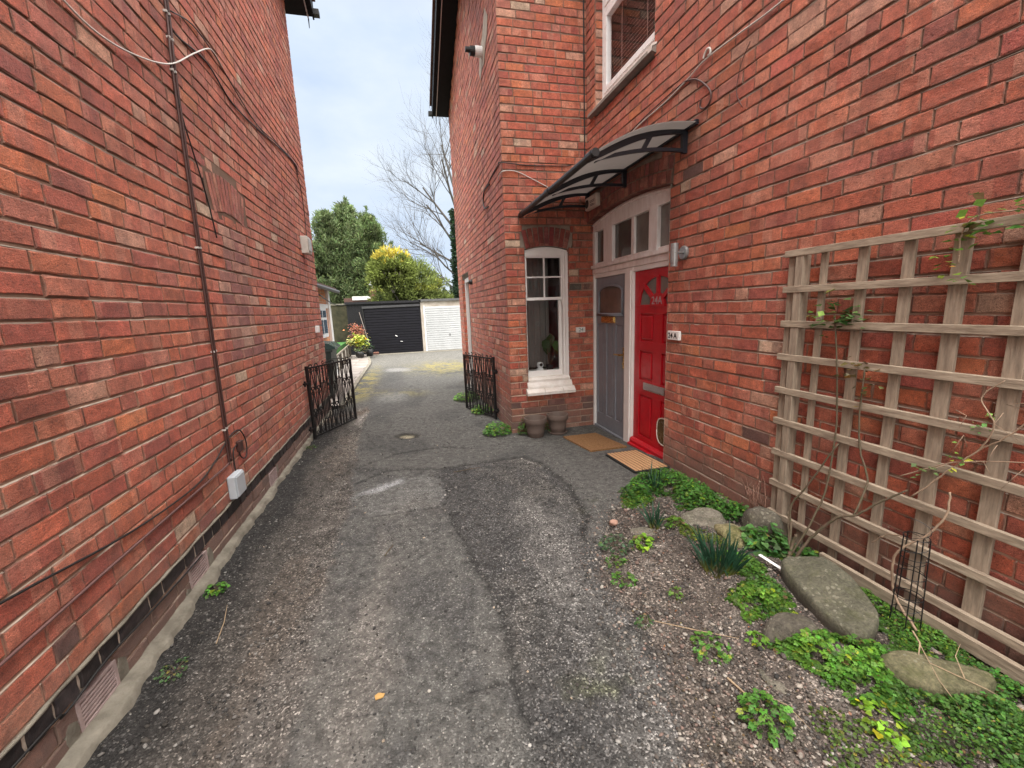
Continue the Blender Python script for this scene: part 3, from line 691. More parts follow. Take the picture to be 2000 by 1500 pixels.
fl.prism([(5.196, 2.452), (3.24, 2.452)] + [(y, z) for y, z in arc if 3.24 < y < 5.197] + [(5.196, arc[-1][1])], -.05, .024, lambda a, b, h: Vector((XD - h, a, b)))
arc2 = [(YA + (RA - .03) * math.sin(t), ZA + (RA - .03) * math.cos(t)) for t in np.linspace(-AA - .01, AA - .004, 21)]
fl.tube([(XD - .03, y, z) for y, z in arc2], .014, 6)
fan = keep(fl.build('fanlight', OLDWHITE), rh)
DGL = M('dark_glass', (.075, .075, .07), .12, .4, 2.5, spec=.6, coat=.3)
DGL2 = M('grey_frosted_glass', (.17, .17, .155), .2, .35, 2.2, spec=.6, coat=.2)
for y0, y1, m_ in ((4.89, 5.14, DGL), (4.255, 4.68, DGL), (3.89, 4.21, DGL2), (3.29, 3.76, DGL2)):
    mb = MB(); bd(mb, y0, y1, 2.06, 2.46, -.02, -.012, 0); keep(mb.build('pane', m_), fan)
def arch_fill(m, ya, yb, z0, zt, fz, c0, c1, n=16):
    """boards above an arched opening: between z=fz(y) and zt"""
    for i in range(n):
        a, b = ya + (yb - ya) * i / n, ya + (yb - ya) * (i + 1) / n
        m.prism([(a, fz(a)), (b, fz(b)), (b, zt), (a, zt)], c0, c1, lambda p, q, h: Vector((XD - h, p, q)))
def text(body, size, Mx, mat, name, parent=None, ext=.002, bold=0.):
    cu = bpy.data.curves.new(name, 'FONT'); cu.body = body; cu.size = size; cu.extrude = ext; cu.align_x = 'CENTER'; cu.align_y = 'CENTER'; cu.offset = bold
    o = bpy.data.objects.new(name, cu); COL.objects.link(o); bpy.context.view_layer.update()
    me = bpy.data.meshes.new_from_object(o.evaluated_get(bpy.context.evaluated_depsgraph_get())); bpy.data.objects.remove(o)
    me.transform(Mx); me.materials.clear(); me.materials.append(mat)
    o = bpy.data.objects.new(name, me); COL.objects.link(o)
    if parent: keep(o, parent)
    return o
def face_left(x, y, z, rot=0.): return Matrix(((0, 0, -1, x), (-1, 0, 0, y), (0, 1, 0, z), (0, 0, 0, 1))) @ Matrix.Rotation(rot, 4, 'Z')
def face_front(x, y, z): return Matrix(((1, 0, 0, x), (0, 0, -1, y), (0, 1, 0, z), (0, 0, 0, 1)))
# grey door
g = MB(); G0, G1 = 4.375, 5.16
bd(g, G0, G1, -.09, 1.883, -.045, -.014, 0)
for y0, y1 in ((G0, 4.455), (4.625, 4.705), (4.865, 4.955), (5.115, G1)): bd(g, y0, y1, .128, 1.312, -.016, 0)
bd(g, G0, G1, -.09, .13, -.016, .001); bd(g, G0, G1, 1.31, 1.425, -.016, .001); bd(g, G0, 4.45, 1.42, 1.883, -.016, .0005); bd(g, 5.085, G1, 1.42, 1.883, -.016, .0005)
gz = lambda y: 1.69 + .1 * math.sqrt(max(0, 1 - ((y - 4.767) / .3177) ** 2)) if abs(y - 4.767) < .3177 else 1.69
arch_fill(g, 4.45, 5.085, 0, 1.883, gz, -.016, .0008)
for y0, y1 in ((4.475, 4.605), (4.725, 4.845), (4.975, 5.095)): bd(g, y0, y1, .15, 1.29, -.015, -.005, .006)
bd(g, G0, G1, -.088, -.045, 0, .03, .008)
gd = tag(keep(g.build('door', GREYDOOR), rh), 'slate grey front door with arched glass and three long panels')
mb = MB(); ring = [(y, gz(y) - .012) for y in np.linspace(4.463, 5.07, 15)]; path = [(4.463, 1.435)] + ring + [(5.07, 1.435)]
mb.tube([(XD - .006, y, z) for y, z in path + [path[0]]], .014, 6); mb.box(XD - .026, XD - .001, 4.43, 5.105, 1.412, 1.428); keep(mb.build('glass_moulding', GREYDOOR, None, True), gd)
mb = MB(); mb.prism(path, -.006, -.002, lambda a, b, h: Vector((XD - h, a, b))); keep(mb.build('glass_pane', M('brown_door_glass', (.12, .10, .088), .14, .35, 3, spec=.6, coat=.3)), gd)
mb = MB(); bd(mb, 4.63, 4.99, 1.325, 1.405, .001, .012, .004); bd(mb, 4.645, 4.975, 1.337, 1.395, .012, .022, .006); keep(mb.build('letterbox', BRASS, None), gd)
mb = MB(); bd(mb, 4.392, 4.43, .8, 1.05, .001, .012, .004); mb.tube([(XD - .01, 4.41, .965), (XD - .055, 4.41, .965), (XD - .06, 4.43, .965), (XD - .06, 4.55, .962)], [.012, .012, .012, .009], 8); mb.lathe([(0, .01), (.012, .01), (.012, 0)], (0, 0, 0), 10, Matrix.Translation((XD - .012, 4.41, .86)) @ Matrix.Rotation(-math.pi / 2, 4, 'Y')); keep(mb.build('handle', BRASS), gd)
# red door
r = MB(); R0, R1 = 3.315, 4.192; RC = 3.753
bd(r, R0, R1, -.05, 1.883, -.045, -.018, 0)
bd(r, R0, 3.425, .08, 1.5, -.02, 0); bd(r, 4.082, R1, .08, 1.5, -.02, 0); bd(r, 3.675, 3.83, .08, 1.5, -.02, -.0006)
for z0, z1 in ((-.05, .1), (.57, .732), (1.05, 1.15), (1.44, 1.532)): bd(r, R0, R1, z0, z1, -.02, .0006)
fz = lambda y: 1.53 + .275 * math.sqrt(max(0, 1 - ((y - RC) / .345) ** 2))
bd(r, R0, RC - .345, 1.53, 1.883, -.02, .0003); bd(r, RC + .345, R1, 1.53, 1.883, -.02, .0003); arch_fill(r, RC - .345, RC + .345, 0, 1.883, fz, -.02, .0004, 24)
for z0, z1 in ((.1, .57), (.732, 1.05), (1.15, 1.44)):
    for y0, y1 in ((3.425, 3.675), (3.83, 4.082)): bd(r, y0 + .022, y1 - .022, z0 + .022, z1 - .022, -.019, -.002, .012)
mb_ = [(0, .055), (.012, .06), (.03, .048), (.045, .03), (.045, 0), (.07, -.005), (.07, -.03), (0, -.03)]
r.prism([(a, b) for a, b in mb_], R0, R1, lambda a, b, h: Vector((XD - .001 - a, h, b - .01)))
rd = tag(keep(r.build('door', REDDOOR), rh), 'bright red panelled front door with a sunburst window and cat flap')
mb = MB(); mb.prism([(y, 1.528) for y in (RC - .35, RC + .35)] + [(y, fz(y) + .01) for y in np.linspace(RC + .345, RC - .345, 25)], -.0175, -.012, lambda a, b, h: Vector((XD - h, a, b))); keep(mb.build('glass_pane', DGL2), rd)
mb = MB()
for an in (-52, 0, 52):
    d = (math.sin(math.radians(an)), math.cos(math.radians(an))); w_ = .02
    rr = 1 / math.sqrt((d[0] / .345) ** 2 + (d[1] / .275) ** 2) + .012
    pz = [(RC + d[0] * q + d[1] * s_, 1.53 + d[1] * q - d[0] * s_) for q, s_ in ((.1, -w_), (rr, -w_), (rr, w_), (.1, w_))]
    mb.prism(pz, -.012, .012, lambda a, b, h: Vector((XD - h, a, b)))
mb.prism([(RC - .125, 1.515), (RC + .125, 1.515)] + [(RC + .125 * math.cos(t), 1.53 + .115 * math.sin(t)) for t in np.linspace(0, math.pi, 15)], -.013, .014, lambda a, b, h: Vector((XD - h, a, b)))
sb = keep(mb.build('sunburst', REDDOOR), rd)
text('24A', .11, face_left(XD - .0145, RC + .002, 1.568), SILVER, 'door_number', sb, .002)
mb = MB(); bd(mb, 3.6, 3.985, .632, .712, .001, .010, .003); lb = keep(mb.build('letterbox', STEEL), rd); mb = MB(); bd(mb, 3.615, 3.97, .644, .70, .0101, .014, .004); keep(mb.build('flap', GREYMETAL), lb)
mb = MB(); cf = []
for t in np.linspace(0, 2 * math.pi, 33)[:-1]:
    c, s_ = math.cos(t), math.sin(t); k = 1 / (abs(c) ** 3.2 + abs(s_) ** 3.2) ** (1 / 3.2); cf.append((3.572 + .14 * c * k, .26 + .14 * s_ * k))
mb.tube([(XD - .006, y, z) for y, z in cf + cf[:1]], .007, 6); ct = keep(mb.build('cat_flap', CREAM, None, True), rd)
mb = MB(); mb.prism(cf, -.001, .005, lambda a, b, h: Vector((XD - h, a, b))); keep(mb.build('flap', M('smoky_flap', (.11, .075, .035), .25, .3, 6)), ct)
# stone threshold below the doors
mb = MB(); mb.box(XD - .16, XD + .1, 3.437, 4.28, -.14, -.052, None, .008); mb.box(XD - .14, XD + .1, 4.285, 5.197, -.2, -.094, None, .008)
keep(mb.build('threshold', CONC), rh)
room(XD + .05, 4, 3.2, 5.3, 0, 2.7, 'hall_interior', rh, 'x0')

# ---- things fixed to the right house
CP = lambda t: (1.45 + (XR - 1.45) * t, 2.66 + .255 * t + .07 * math.sin(math.pi * min(1, t)) )
dc = thing('door_canopy', (XR, 4.1, 2.9), 'translucent curved canopy on three dark brackets above the two front doors', 'canopy')
mb = MB(); n = 14
for i in range(n):
    (x0, z0), (x1, z1) = CP(i / n), CP((i + 1) / n)
    mb.add([Vector(p) for p in ((x0, 3.09, z0), (x0, 5.17, z0), (x1, 5.17, z1), (x1, 3.09, z1), (x0, 3.09, z0 + .006), (x0, 5.17, z0 + .006), (x1, 5.17, z1 + .006), (x1, 3.09, z1 + .006))], [(0, 1, 2, 3), (7, 6, 5, 4), (0, 3, 7, 4), (1, 5, 6, 2)])
PC = NT('polycarbonate_sheet'); PC.p.inputs['Base Color'].default_value = (.62, .59, .57, 1); PC.p.inputs['Roughness'].default_value = .35
trn = PC.n('ShaderNodeBsdfTranslucent'); trn.inputs['Color'].default_value = (.44, .415, .40, 1); mxs = PC.n('ShaderNodeMixShader'); mxs.inputs[0].default_value = .62
nz = PC.ramp(PC.noise(PC.pos(), 5, 5), [(.3, (.27, .255, .25)), (.7, (.40, .385, .375))]); PC.l(nz, PC.p.inputs['Base Color'])
PC.l(PC.p.outputs[0], mxs.inputs[1]); PC.l(trn.outputs[0], mxs.inputs[2]); PC.l(mxs.outputs[0], PC.out.inputs['Surface'])
keep(mb.build('panel', PC.m), dc)
mb = MB(); mb.tube([(1.45, 3.09, 2.655), (1.45, 5.17, 2.655)], .027, 12)
for y in (3.16, 4.15, 5.1): mb.tube([(1.45, y - .05, 2.655), (1.45, y + .05, 2.655)], .034, 12)
for y in (3.075, 5.175): mb.tube([(1.45, y, 2.655), (1.45, y + .02, 2.655)], [.031, .03], 12)
keep(mb.build('front_tube', BLACKP, None, False), dc)
mb = MB(); mb.box(XR - .03, XR - .001, 3.09, 5.17, 2.9, 2.935); keep(mb.build('wall_rail', NAVY), dc)
for y in (3.235, 4.21, 5.12):
    mb = MB(); fn = lambda a, b, h: Vector((a, h, b)); h0, h1 = y - .012, y + .012
    up = [CP(t) for t in np.linspace(0.02, .97, 20)]; up = [(x, z - .004) for x, z in up]
    def lo(t): x, z = CP(t); th = .05 + .075 * t; return (x, z - .004 - th)
    def band(pa, pb):
        for i in range(len(pa) - 1): mb.prism([pa[i], pa[i + 1], pb[i + 1], pb[i]], h0, h1, fn)
    ts = np.linspace(.02, .97, 20)
    top = [CP(t) for t in ts]; top = [(x, z - .003) for x, z in top]
    inn = [(x, z - (.032 + .03 * math.sin(math.pi * min(1, t * 1.1)) * (1 - t) )) for (x, z), t in zip(top, ts)]
    band(top, inn)
    bot = [(1.5 + (XR - 1.5) * t, 2.665 + .105 * math.sin(math.pi * .5 * min(1, t * 1.25))) for t in ts]
    bl = [(x, z - .026) for x, z in bot]
    inn_ok = [(b if b[1] < i_[1] else (b[0], i_[1] - .0)) for b, i_ in zip(bot, inn)]
    band(inn_ok, bl)
    mb.prism([(XR - .05, 2.905), (XR - .002, 2.905), (XR - .002, 2.735), (XR - .04, 2.735)], h0 - .004, h1 + .004, fn)
    for t in (.64,):
        k = int(t * 19); a = inn[k]; b = bot[max(0, k - 2)]; mb.prism([(a[0] - .018, a[1] + .01), (a[0] + .02, a[1] + .01), (b[0] + .02, b[1] - .01), (b[0] - .016, b[1] - .01)], h0 + .001, h1 - .001, fn)
    for k in range(0, 2): mb.prism([inn[k], inn[k + 1], bot[k + 1], bot[k]], h0 + .0012, h1 - .0012, fn)
    keep(mb.build('bracket', NAVY), dc)
ab = thing('alarm_box', (XR, 4.96, 2.76), 'cream alarm box with a round dark sounder between canopy and door arch', 'alarm')
mb = MB(); mb.box(XR - .062, XR - .002, 4.8, 5.115, 2.695, 2.84, None, .012); keep(mb.build('case', CREAM), ab)
mb = MB(); mb.lathe([(0, .004), (.045, .004), (.05, 0)], (0, 0, 0), 20, Matrix.Translation((XR - .062, 5.055, 2.765)) @ Matrix.Rotation(-math.pi / 2, 4, 'Y')); keep(mb.build('sounder', BLACKP), ab)
mb = MB()
for i, (y1, y0, z) in enumerate(((4.97, 4.84, 2.778), (4.97, 4.85, 2.762), (4.97, 4.87, 2.738), (4.96, 4.84, 2.724))): mb.box(XR - .0632, XR - .062, y0, y1, z - .004, z + .004)
keep(mb.build('lettering', AGED), ab)
wl = thing('wall_lamp', (XR, 3.21, 1.955), 'brushed steel tube lamp on the wall beside the red door', 'wall lamp')
mb = MB(); mb.lathe([(0, .185), (.031, .185), (.031, .03), (.028, .03), (.028, 0), (.0, 0)], (2.2, 3.175, 1.84), 20); keep(mb.build('tube', LAMPST, None, False, ), wl)
mb = MB(); mb.lathe([(0, .022), (.05, .022), (.056, .015), (.056, 0)], (0, 0, 0), 22, Matrix.Translation((XR - .002, 3.21, 1.955)) @ Matrix.Rotation(-math.pi / 2, 4, 'Y')); mb.tube([(XR - .02, 3.2, 1.955), (2.22, 3.178, 1.95)], .011, 8); keep(mb.build('wall_plate', LAMPST), wl)
np1 = thing('number_plaque', (XR, 3.31, 1.255), 'white ceramic plaque reading 24 A in black beside the red door', 'house number')
mb = MB(); mb.box(XR - .022, XR + .004, 3.225, 3.39, 1.215, 1.295, None, .004); keep(mb.build('plate', PLAQ), np1)
text('24', .066, face_left(XR - .0225, 3.345, 1.252), INK_SHADE, 'numeral', np1, .001, .0016); text('A', .066, face_left(XR - .0225, 3.275, 1.252), INK_SHADE, 'letter', np1, .001, .0016)
np2 = thing('number_plaque', (2.225, YF, 1.235), 'small white plaque reading 24 in faded green beside the sash window', 'house number')
mb = MB(); mb.box(2.16, 2.29, YF - .018, YF + .004, 1.2, 1.27, None, .003); keep(mb.build('plate', PLAQ), np2)
text('24', .066, face_front(2.228, YF - .0185, 1.235), INKG, 'numeral', np2, .001, .001)
sc = thing('security_camera', (XW, 6.04, 4.85), 'white and black camera high on the side wall of the right house', 'security camera')
Rm = Matrix.Translation((XW, 6.04, 4.85)) @ Matrix.Rotation(-math.pi / 2, 4, 'Y')
mb = MB(); mb.lathe([(0, .1), (.06, .1), (.062, .09), (.062, 0)], (0, 0, 0), 20, Rm); keep(mb.build('mount', UPVC), sc)
mb = MB(); mb.lathe([(0, .165), (.055, .165), (.058, .1), (0, .1)], (0, 0, 0), 18, Rm); mb.lathe([(0, .225), (.03, .225), (.034, .16), (0, .16)], (0, 0, 0), 14, Matrix.Translation((0, 0, .012)) @ Rm); keep(mb.build('head', BLACKP), sc)
mb = MB(); random.seed(6)
mb.prism([(5.62, 5.02), (5.78, 5.2), (5.98, 5.0), (6.2, 4.9), (6.3, 4.72), (6.22, 4.6), (6.1, 4.68), (5.95, 4.66), (5.82, 4.8), (5.7, 4.86)], .004, .0, lambda a, b, h: Vector((XW - h - .002, a, b)))
tag(keep(mb.build('cement_patch', M('pale_cement', (.34, .31, .26), .95, .2, 9, bump=.4)), rh), 'pale cement patch around the camera mount')

# ---------------------------------------------------------------- cables and boxes
def cable(name, pts, r, mat, label, n=6, group=None, sub=5):
    P = [Vector(p) for p in pts]; out = []
    for i in range(len(P) - 1):
        p0, p1, p2, p3 = P[max(i - 1, 0)], P[i], P[i + 1], P[min(i + 2, len(P) - 1)]
        for k in range(sub):
            t = k / sub; out.append(.5 * ((2 * p1) + (p2 - p0) * t + (2 * p0 - 5 * p1 + 4 * p2 - p3) * t * t + (3 * p1 - p0 - 3 * p2 + p3) * t ** 3))
    out.append(P[-1]); mb = MB(); mb.tube(out, r, n)
    return tag(mb.build(name, mat, None, True), label, 'cable', group)
def onL(l, off=.008): return [(XL + off, y, z) for y, z in l]
def onR(l, off=.008): return [(XR - off, y, z) for y, z in l]
c1 = cable('cable', onL([(3.44, 6.0), (3.43, 4.6), (3.42, 3.52), (3.37, 3.13), (3.33, 2.3), (3.3, 1.63), (3.26, .64), (3.245, .545)], .012), .0075, CABLE, 'brown cable running down the left wall, nearer of the upright pair')
c2 = cable('cable', onL([(3.475, 6.0), (3.465, 4.6), (3.455, 3.52), (3.41, 3.13), (3.365, 2.3), (3.335, 1.63), (3.30, .64), (3.285, .57)], .012), .0075, CABLE, 'brown cable running down the left wall, farther of the upright pair')
for y, z in ((3.425, 3.45), (3.415, 3.3), (3.38, 3.1), (3.33, 2.02), (3.31, 1.33), (3.285, .78)):
    mb = MB(); mb.box(XL - .002, XL + .021, y + .012, y + .022, z, z + .012); keep(mb.build('clip', CABLEW), c2)
    mb = MB(); mb.box(XL - .002, XL + .021, y - .026, y - .016, z - .004, z + .008); keep(mb.build('clip', CABLEW), c1)
cable('cable', onL([(2.1, 3.0), (2.42, 2.9), (2.69, 2.9), (3.05, 3.0), (3.37, 3.14), (3.71, 3.37), (4.02, 3.57), (4.15, 3.61), (4.3, 3.58)], .016), .0048, CABLEW, 'white cable sagging across the upper left wall over the brown cables')
cable('cable', onL([(3.45, 3.48), (3.5, 3.38), (3.98, 3.46), (4.43, 3.38), (5.1, 3.43), (5.85, 3.53), (6.72, 3.61), (6.85, 3.5)], .008), .006, CABLEB, 'thick black cable climbing along the upper left wall to its far end')
cable('cable', onL([(3.49, 3.5), (3.81, 3.61), (4.16, 3.61), (4.49, 3.55), (5.1, 3.47), (5.85, 3.55), (6.6, 3.6), (6.79, 3.46), (6.92, 3.26), (6.95, 2.95), (6.9, 2.66)], .010), .005, CABLEB, 'thin dark cable dropping to the pale box at the far end of the left wall')
cable('cable', onL([(3.36, 3.13), (3.4, 2.87), (3.53, 2.57), (3.61, 2.36), (3.66, 2.14)], .010), .005, CABLEB, 'loose black cable end hanging beside the bricked up window')
cable('cable', onL([(-.5, .95), (.8, .8), (1.545, .70), (2.15, .605), (2.75, .57), (3.05, .62), (3.28, .70), (3.43, .725), (3.54, .70), (3.61, .6), (3.59, .5), (3.52, .485), (3.46, .54), (3.5, .59), (3.43, .62), (3.36, .6), (3.34, .52), (3.345, .43)], .010), .0048, CABLEB, 'black cable along the lower left wall looping above the grey meter box')
cable('pipe', onL([(-.5, .5), (1.5, .525), (2.04, .533), (2.8, .537), (3.18, .537), (3.24, .545)], .012), .0062, M('brown_pipe', (.12, .06, .055), .5, .2, 12), 'straight brown pipe low along the left wall below the black cable')
cable('cable', onL([(-.5, .22), (1.41, .2), (1.64, .175), (1.86, .195), (2.14, .18), (2.46, .165), (2.7, .16)], .011), .0048, CABLEB, 'thin black cable lying against the dark brick band')
mb = MB(); mb.box(XL - .002, XL + .05, 3.2, 3.37, .285, .45, None, .008)
jb = tag(mb.build('junction_box', GREYBOX), 'pale grey plastic box low on the left wall under looped cables', 'junction box')
mb = MB(); mb.box(XL + .0505, XL + .058, 3.212, 3.358, .295, .44, None, .003); keep(mb.build('cover', GREYBOX), jb)
mb = MB(); mb.box(XL - .002, XL + .09, 6.5, 6.72, 2.4, 2.63, None, .01)
bl_ = tag(mb.build('bulkhead_light', M('dirty_white_lamp', (.55, .53, .48), .4, .15, 9)), 'square off white bulkhead lamp near the far end of the left wall', 'lamp')
mb = MB(); mb.box(XL + .0905, XL + .105, 6.53, 6.69, 2.43, 2.6, None, .006); keep(mb.build('lens', M('grey_lamp_lens', (.42, .43, .42), .3, .15, 9)), bl_)
mb = MB(); mb.box(XL - .002, XL + .05, 6.78, 6.86, 1.3, 1.4, None, .006)
tag(mb.build('sensor', UPVC), 'small white sensor box at head height on the corner of the left wall', 'sensor')
mb = MB(); mb.box(XL - .002, XL + .03, 3.44, 3.5, .56, .64, None, .004); tag(mb.build('terminal_block', CABLE), 'broken brown terminal block inside the cable loop', 'terminal')
cable('cable', onR([(1.2, 3.3), (2.31, 3.28), (2.7, 3.30), (3.03, 3.315), (3.24, 3.28), (3.54, 3.245), (4.05, 3.22), (4.4, 3.1), (4.62, 2.98)], .011), .0055, CABLEW, 'white cable running down to the canopy on the right wall')
cable('cable', onR([(3.0, 3.325), (2.975, 3.33), (2.98, 3.36), (3.01, 3.375), (3.04, 3.35), (3.05, 3.33)], .014), .007, CABLEW, 'short white hook of cable above the canopy on the right wall')
cable('cable', onR([(3.27, 3.28), (3.15, 3.24), (3.05, 3.17), (2.96, 3.07), (2.96, 3.0), (3.02, 2.98), (3.07, 3.01), (3.06, 3.06)], .012), .007, CABLE, 'brown curl of cable above the near end of the canopy')
cable('cable', onR([(4.95, 3.0), (4.6, 3.13), (4.05, 3.24), (3.6, 3.275), (3.27, 3.285)], .008), .005, CABLEB, 'black cable along a brick joint between canopy and upper window')
cable('cable', onR([(2.6, 3.2), (2.67, 3.1), (2.7, 2.95), (2.64, 2.83)], .008), .003, CABLE, 'thin brown wire hanging on the upper right wall')
cable('cable', [(2.29, YF - .02, 5.5), (2.293, YF - .02, 4), (2.297, YF - .02, 3.0)], .008, CABLEB, 'black cable up the inner corner between wing and door wall')
cable('cable', [(XW - .006, 6.2, 3.22), (XW - .006, 5.8, 3.26), (XW - .008, 5.36, 3.27), (XW - .01, YF - .008, 3.245), (1.56, YF - .008, 3.225), (2.0, YF - .009, 3.235), (2.12, YF - .01, 3.25)], .006, CABLEB, 'black cable wrapping the wing corner above the sash window')
cable('cable', [(XW - .006, 5.4, 3.1), (XW - .009, YF - .006, 3.14), (1.4, YF - .009, 3.155), (1.6, YF - .01, 3.08), (1.8, YF - .011, 2.99), (2.0, YF - .011, 2.9)], .005, CABLEW, 'white cable crossing the wing front above the sash window')
cable('cable', [(XW - .009, 5.9, 3.2), (XW - .009, 6.29, 3.22), (XW - .009, 6.42, 3.1), (XW - .012, 6.3, 2.98), (XW - .009, 6.05, 2.95)], .009, CABLEB, 'loose dark cable loop on the side wall of the wing')
# ---------------------------------------------------------------- ground sheet
def axis(parts):
    out = []
    for a, b, st in parts: out += list(np.arange(a, b - 1e-6, st))
    return np.array(out + [parts[-1][1]])
gx = axis([(-200, -40, 40), (-40, -8, 4), (-8, -2, .5), (-2, -1.32, .1), (-1.32, 2.46, .018), (2.46, 3, .1), (3, 8, .5), (8, 40, 4), (40, 200, 40)])
gy = axis([(-60, -4, 8), (-4, .3, .4), (.3, 3.6, .018), (3.6, 7.2, .03), (7.2, 21, .12), (21, 45, 1), (45, 300, 30)])
X, Y = np.meshgrid(gx, gy); SH = X.shape; X = X.ravel(); Y = Y.ravel()
Z = zg(X, Y)
near = ss(30, 12, Y) * ss(-6, -2, X) * ss(6, 2.6, X)
wob = (fbm(X * 3, Y * 3, 4, 2) - .5); wob2 = (fbm(X * 14, Y * 14, 3, 5) - .5); wob3 = (fbm(X * 45, Y * 45, 2, 15) - .5)
bed = sdpoly(X + wob * .16 + wob2 * .05, Y + wob[::-1] * .1, BED)
inbed = ss(-.03, .07, bed)
SLAB = [(2.45, 3.1), (2.18, 3.25), (1.95, 3.1), (1.6, 2.83), (1.38, 2.7), (1.1, 2.32), (1.04, 2.42), (1.2, 2.7), (1.27, 3.25), (1.2, 4.05), (1.12, 4.2), (.66, 4.24), (.2, 4.1), (-.1, 4.2), (-.3, 4.25), (-.6, 4.4), (-.65, 5), (-.72, 7.3), (-.9, 30), (6, 30), (6, 5.2), (2.45, 5.2)]
slab = sdpoly(X + wob * .08 + wob2 * .03, Y + wob2 * .05, SLAB); inslab = ss(-.015, .02, slab)
xr = np.interp(Y, [.6, 1.16, 1.5, 1.9, 2.4, 3.1, 4.2], [.25, .30, .34, .36, .30, .18, .18])
xl = np.interp(Y, [.6, 1.39, 1.83, 2.4, 3.0, 3.75, 5, 7], [-.5, -.51, -.55, -.56, -.56, -.58, -.66, -.71])
xw = X + wob * .14 + wob2 * .07 + wob3 * .05
central = ss(xl - .02, xl + .02, xw) * ss(xr + .08, xr - .05, xw) * ss(4.3, 4.1, Y + wob * .3)
left = ss(xl + .02, xl - .02, xw) * ss(7.6, 7.0, Y)
grit = left * ss(-.92, -.78, X + wob * .3) * (.35 + .65 * ss(.38, .6, fbm(X * 3, Y * .9, 4, 71)))          # pale worn strip
edge = left * ss(-1.0, -1.16, X + wob * .25)         # black crumbs at the kerb
PATCH = [(-.42, 3.2), (.16, 3.24), (.22, 3.35), (.2, 3.8), (.1, 3.93), (-.15, 3.92), (-.33, 3.82), (-.45, 3.5)]
patch = ss(-.05, .04, sdpoly(X + wob2 * .09 + wob3 * .03, Y + wob * .09, PATCH))
coarse = ss(xr - .05, xr + .08, xw) * (1 - inslab) * (1 - inbed) * ss(4.3, 4.1, Y)
rag = (fbm(X * 9, Y * 9, 5, 31) - .5); fine = (fbm(X * 40, Y * 40, 3, 77) - .5)
Z = Z + near * (.006 * wob + .010 * inslab * ss(30, 0, Y) + .006 * central - .010 * left + .008 * grit * ss(.35, .55, fbm(X * 2, Y * 1.3, 3, 8)) + .014 * left * ss(-.09, -.02, xw - xl)
       + fine * (.004 + .010 * coarse + .012 * left + .018 * inbed) + rag * (.006 * coarse + .02 * left + .035 * inbed))
# pothole, cracks
ph = np.hypot((X + .1) * .8, Y - 5.45); Z = Z - near * .02 * ss(.14, .05, ph)
# colour, painted as the materials lie (no light)
def lerp(c, d, t): return c * (1 - t[:, None]) + np.array(d) * t[:, None]
n1 = fbm(X * 2.1, Y * 1.2, 5, 12); n2 = fbm(X * 7, Y * 7, 4, 22); n3 = fbm(X * .8, Y * .8, 4, 52)
C = np.tile(np.array((.082, .078, .071)), (len(X), 1)) * (.75 + .5 * n1)[:, None]
C = lerp(C, (.105, .101, .09), central * .9); C = lerp(C, (.055, .053, .051), central * ss(.5, .7, n2) * .5); C = lerp(C, (.15, .135, .115), central * ss(.55, .75, n1) * .45)
C = lerp(C, (.062, .059, .055), coarse * .8); C = lerp(C, (.13, .118, .10), coarse * ss(.52, .7, n1) * .5); C = lerp(C, (.035, .034, .033), coarse * ss(.5, .68, n2) * .5)
C = lerp(C, (.072, .063, .053), left * .9); C = lerp(C, (.225, .20, .172), grit * ss(.36, .6, n1 * .5 + n2 * .5) * .9); C = lerp(C, (.095, .078, .062), left * ss(.5, .62, fbm(X * 5, Y * 2, 4, 33)) * .7); C = lerp(C, (.022, .021, .02), edge * .85)
C = lerp(C, (.085, .055, .035), left * ss(.56, .72, fbm(X * 1.5, Y * 1.5, 4, 61)) * ss(3.2, 4.4, Y) * .7)
C = lerp(C, (.105, .10, .088), inslab * .7 * ss(-.3, 0, X + 9 * ss(7, 4, Y))); C = lerp(C, (.05, .049, .045), inslab * ss(.52, .75, n1) * .6)
C = lerp(C, (.155, .15, .136), patch * (.2 + .5 * ss(.3, .6, n2)))
C = lerp(C, (.16, .145, .125), np.exp(-((X + .28 + wob * .3) / .12) ** 2) * ss(3.4, 2.4, Y) * ss(.36, .6, fbm(X * 5, Y * 1.2, 4, 88)) * .8)
C = lerp(C, (.15, .14, .125), np.exp(-((X - .78 + wob * .4) / .16) ** 2) * (1 - inbed) * ss(4, 3, Y) * ss(.36, .6, fbm(X * 4, Y * 1.5, 4, 89)) * .8)
wh = np.exp(-((Y - 3.63 - (X + .5) * .7) / .07) ** 2) * ss(-.62, -.45, X) * ss(-.1, -.22, X); C = lerp(C, (.36, .36, .35), wh * ss(.3, .6, n2) * .8)
def line(p, w): 
    d = np.full(len(X), 9.)
    for (ax, ay), (bx, by_) in zip(p[:-1], p[1:]):
        ex, ey = bx - ax, by_ - ay; t = np.clip(((X + wob2 * .06 - ax) * ex + (Y + wob * .06 - ay) * ey) / (ex * ex + ey * ey), 0, 1); d = np.minimum(d, np.hypot(X + wob2 * .06 - ax - t * ex, Y + wob * .06 - ay - t * ey))
    return ss(w, w * .3, d)
cr = np.maximum.reduce([line([(-.55, 3.95), (-.3, 4.22), (.2, 4.12), (.66, 4.22), (1.13, 4.2)], .035), line([(1.13, 4.2), (1.24, 3.9), (1.27, 3.25), (1.2, 2.7), (1.04, 2.4)], .035), line([(-.44, 3.2), (.18, 3.22), (.24, 3.4), (.22, 3.85), (.1, 3.95)], .018), line([(.2, 3.1), (.3, 2.4), (.36, 1.9), (.33, 1.3)], .022), line([(.05, 1.48), (.34, 1.5)], .014), line([(-.6, 4.35), (-.2, 4.75), (.3, 4.9), (.6, 4.8)], .03)])
C = lerp(C, (.022, .021, .019), cr * (.35 + .5 * n2)); Z = Z - near * .009 * cr
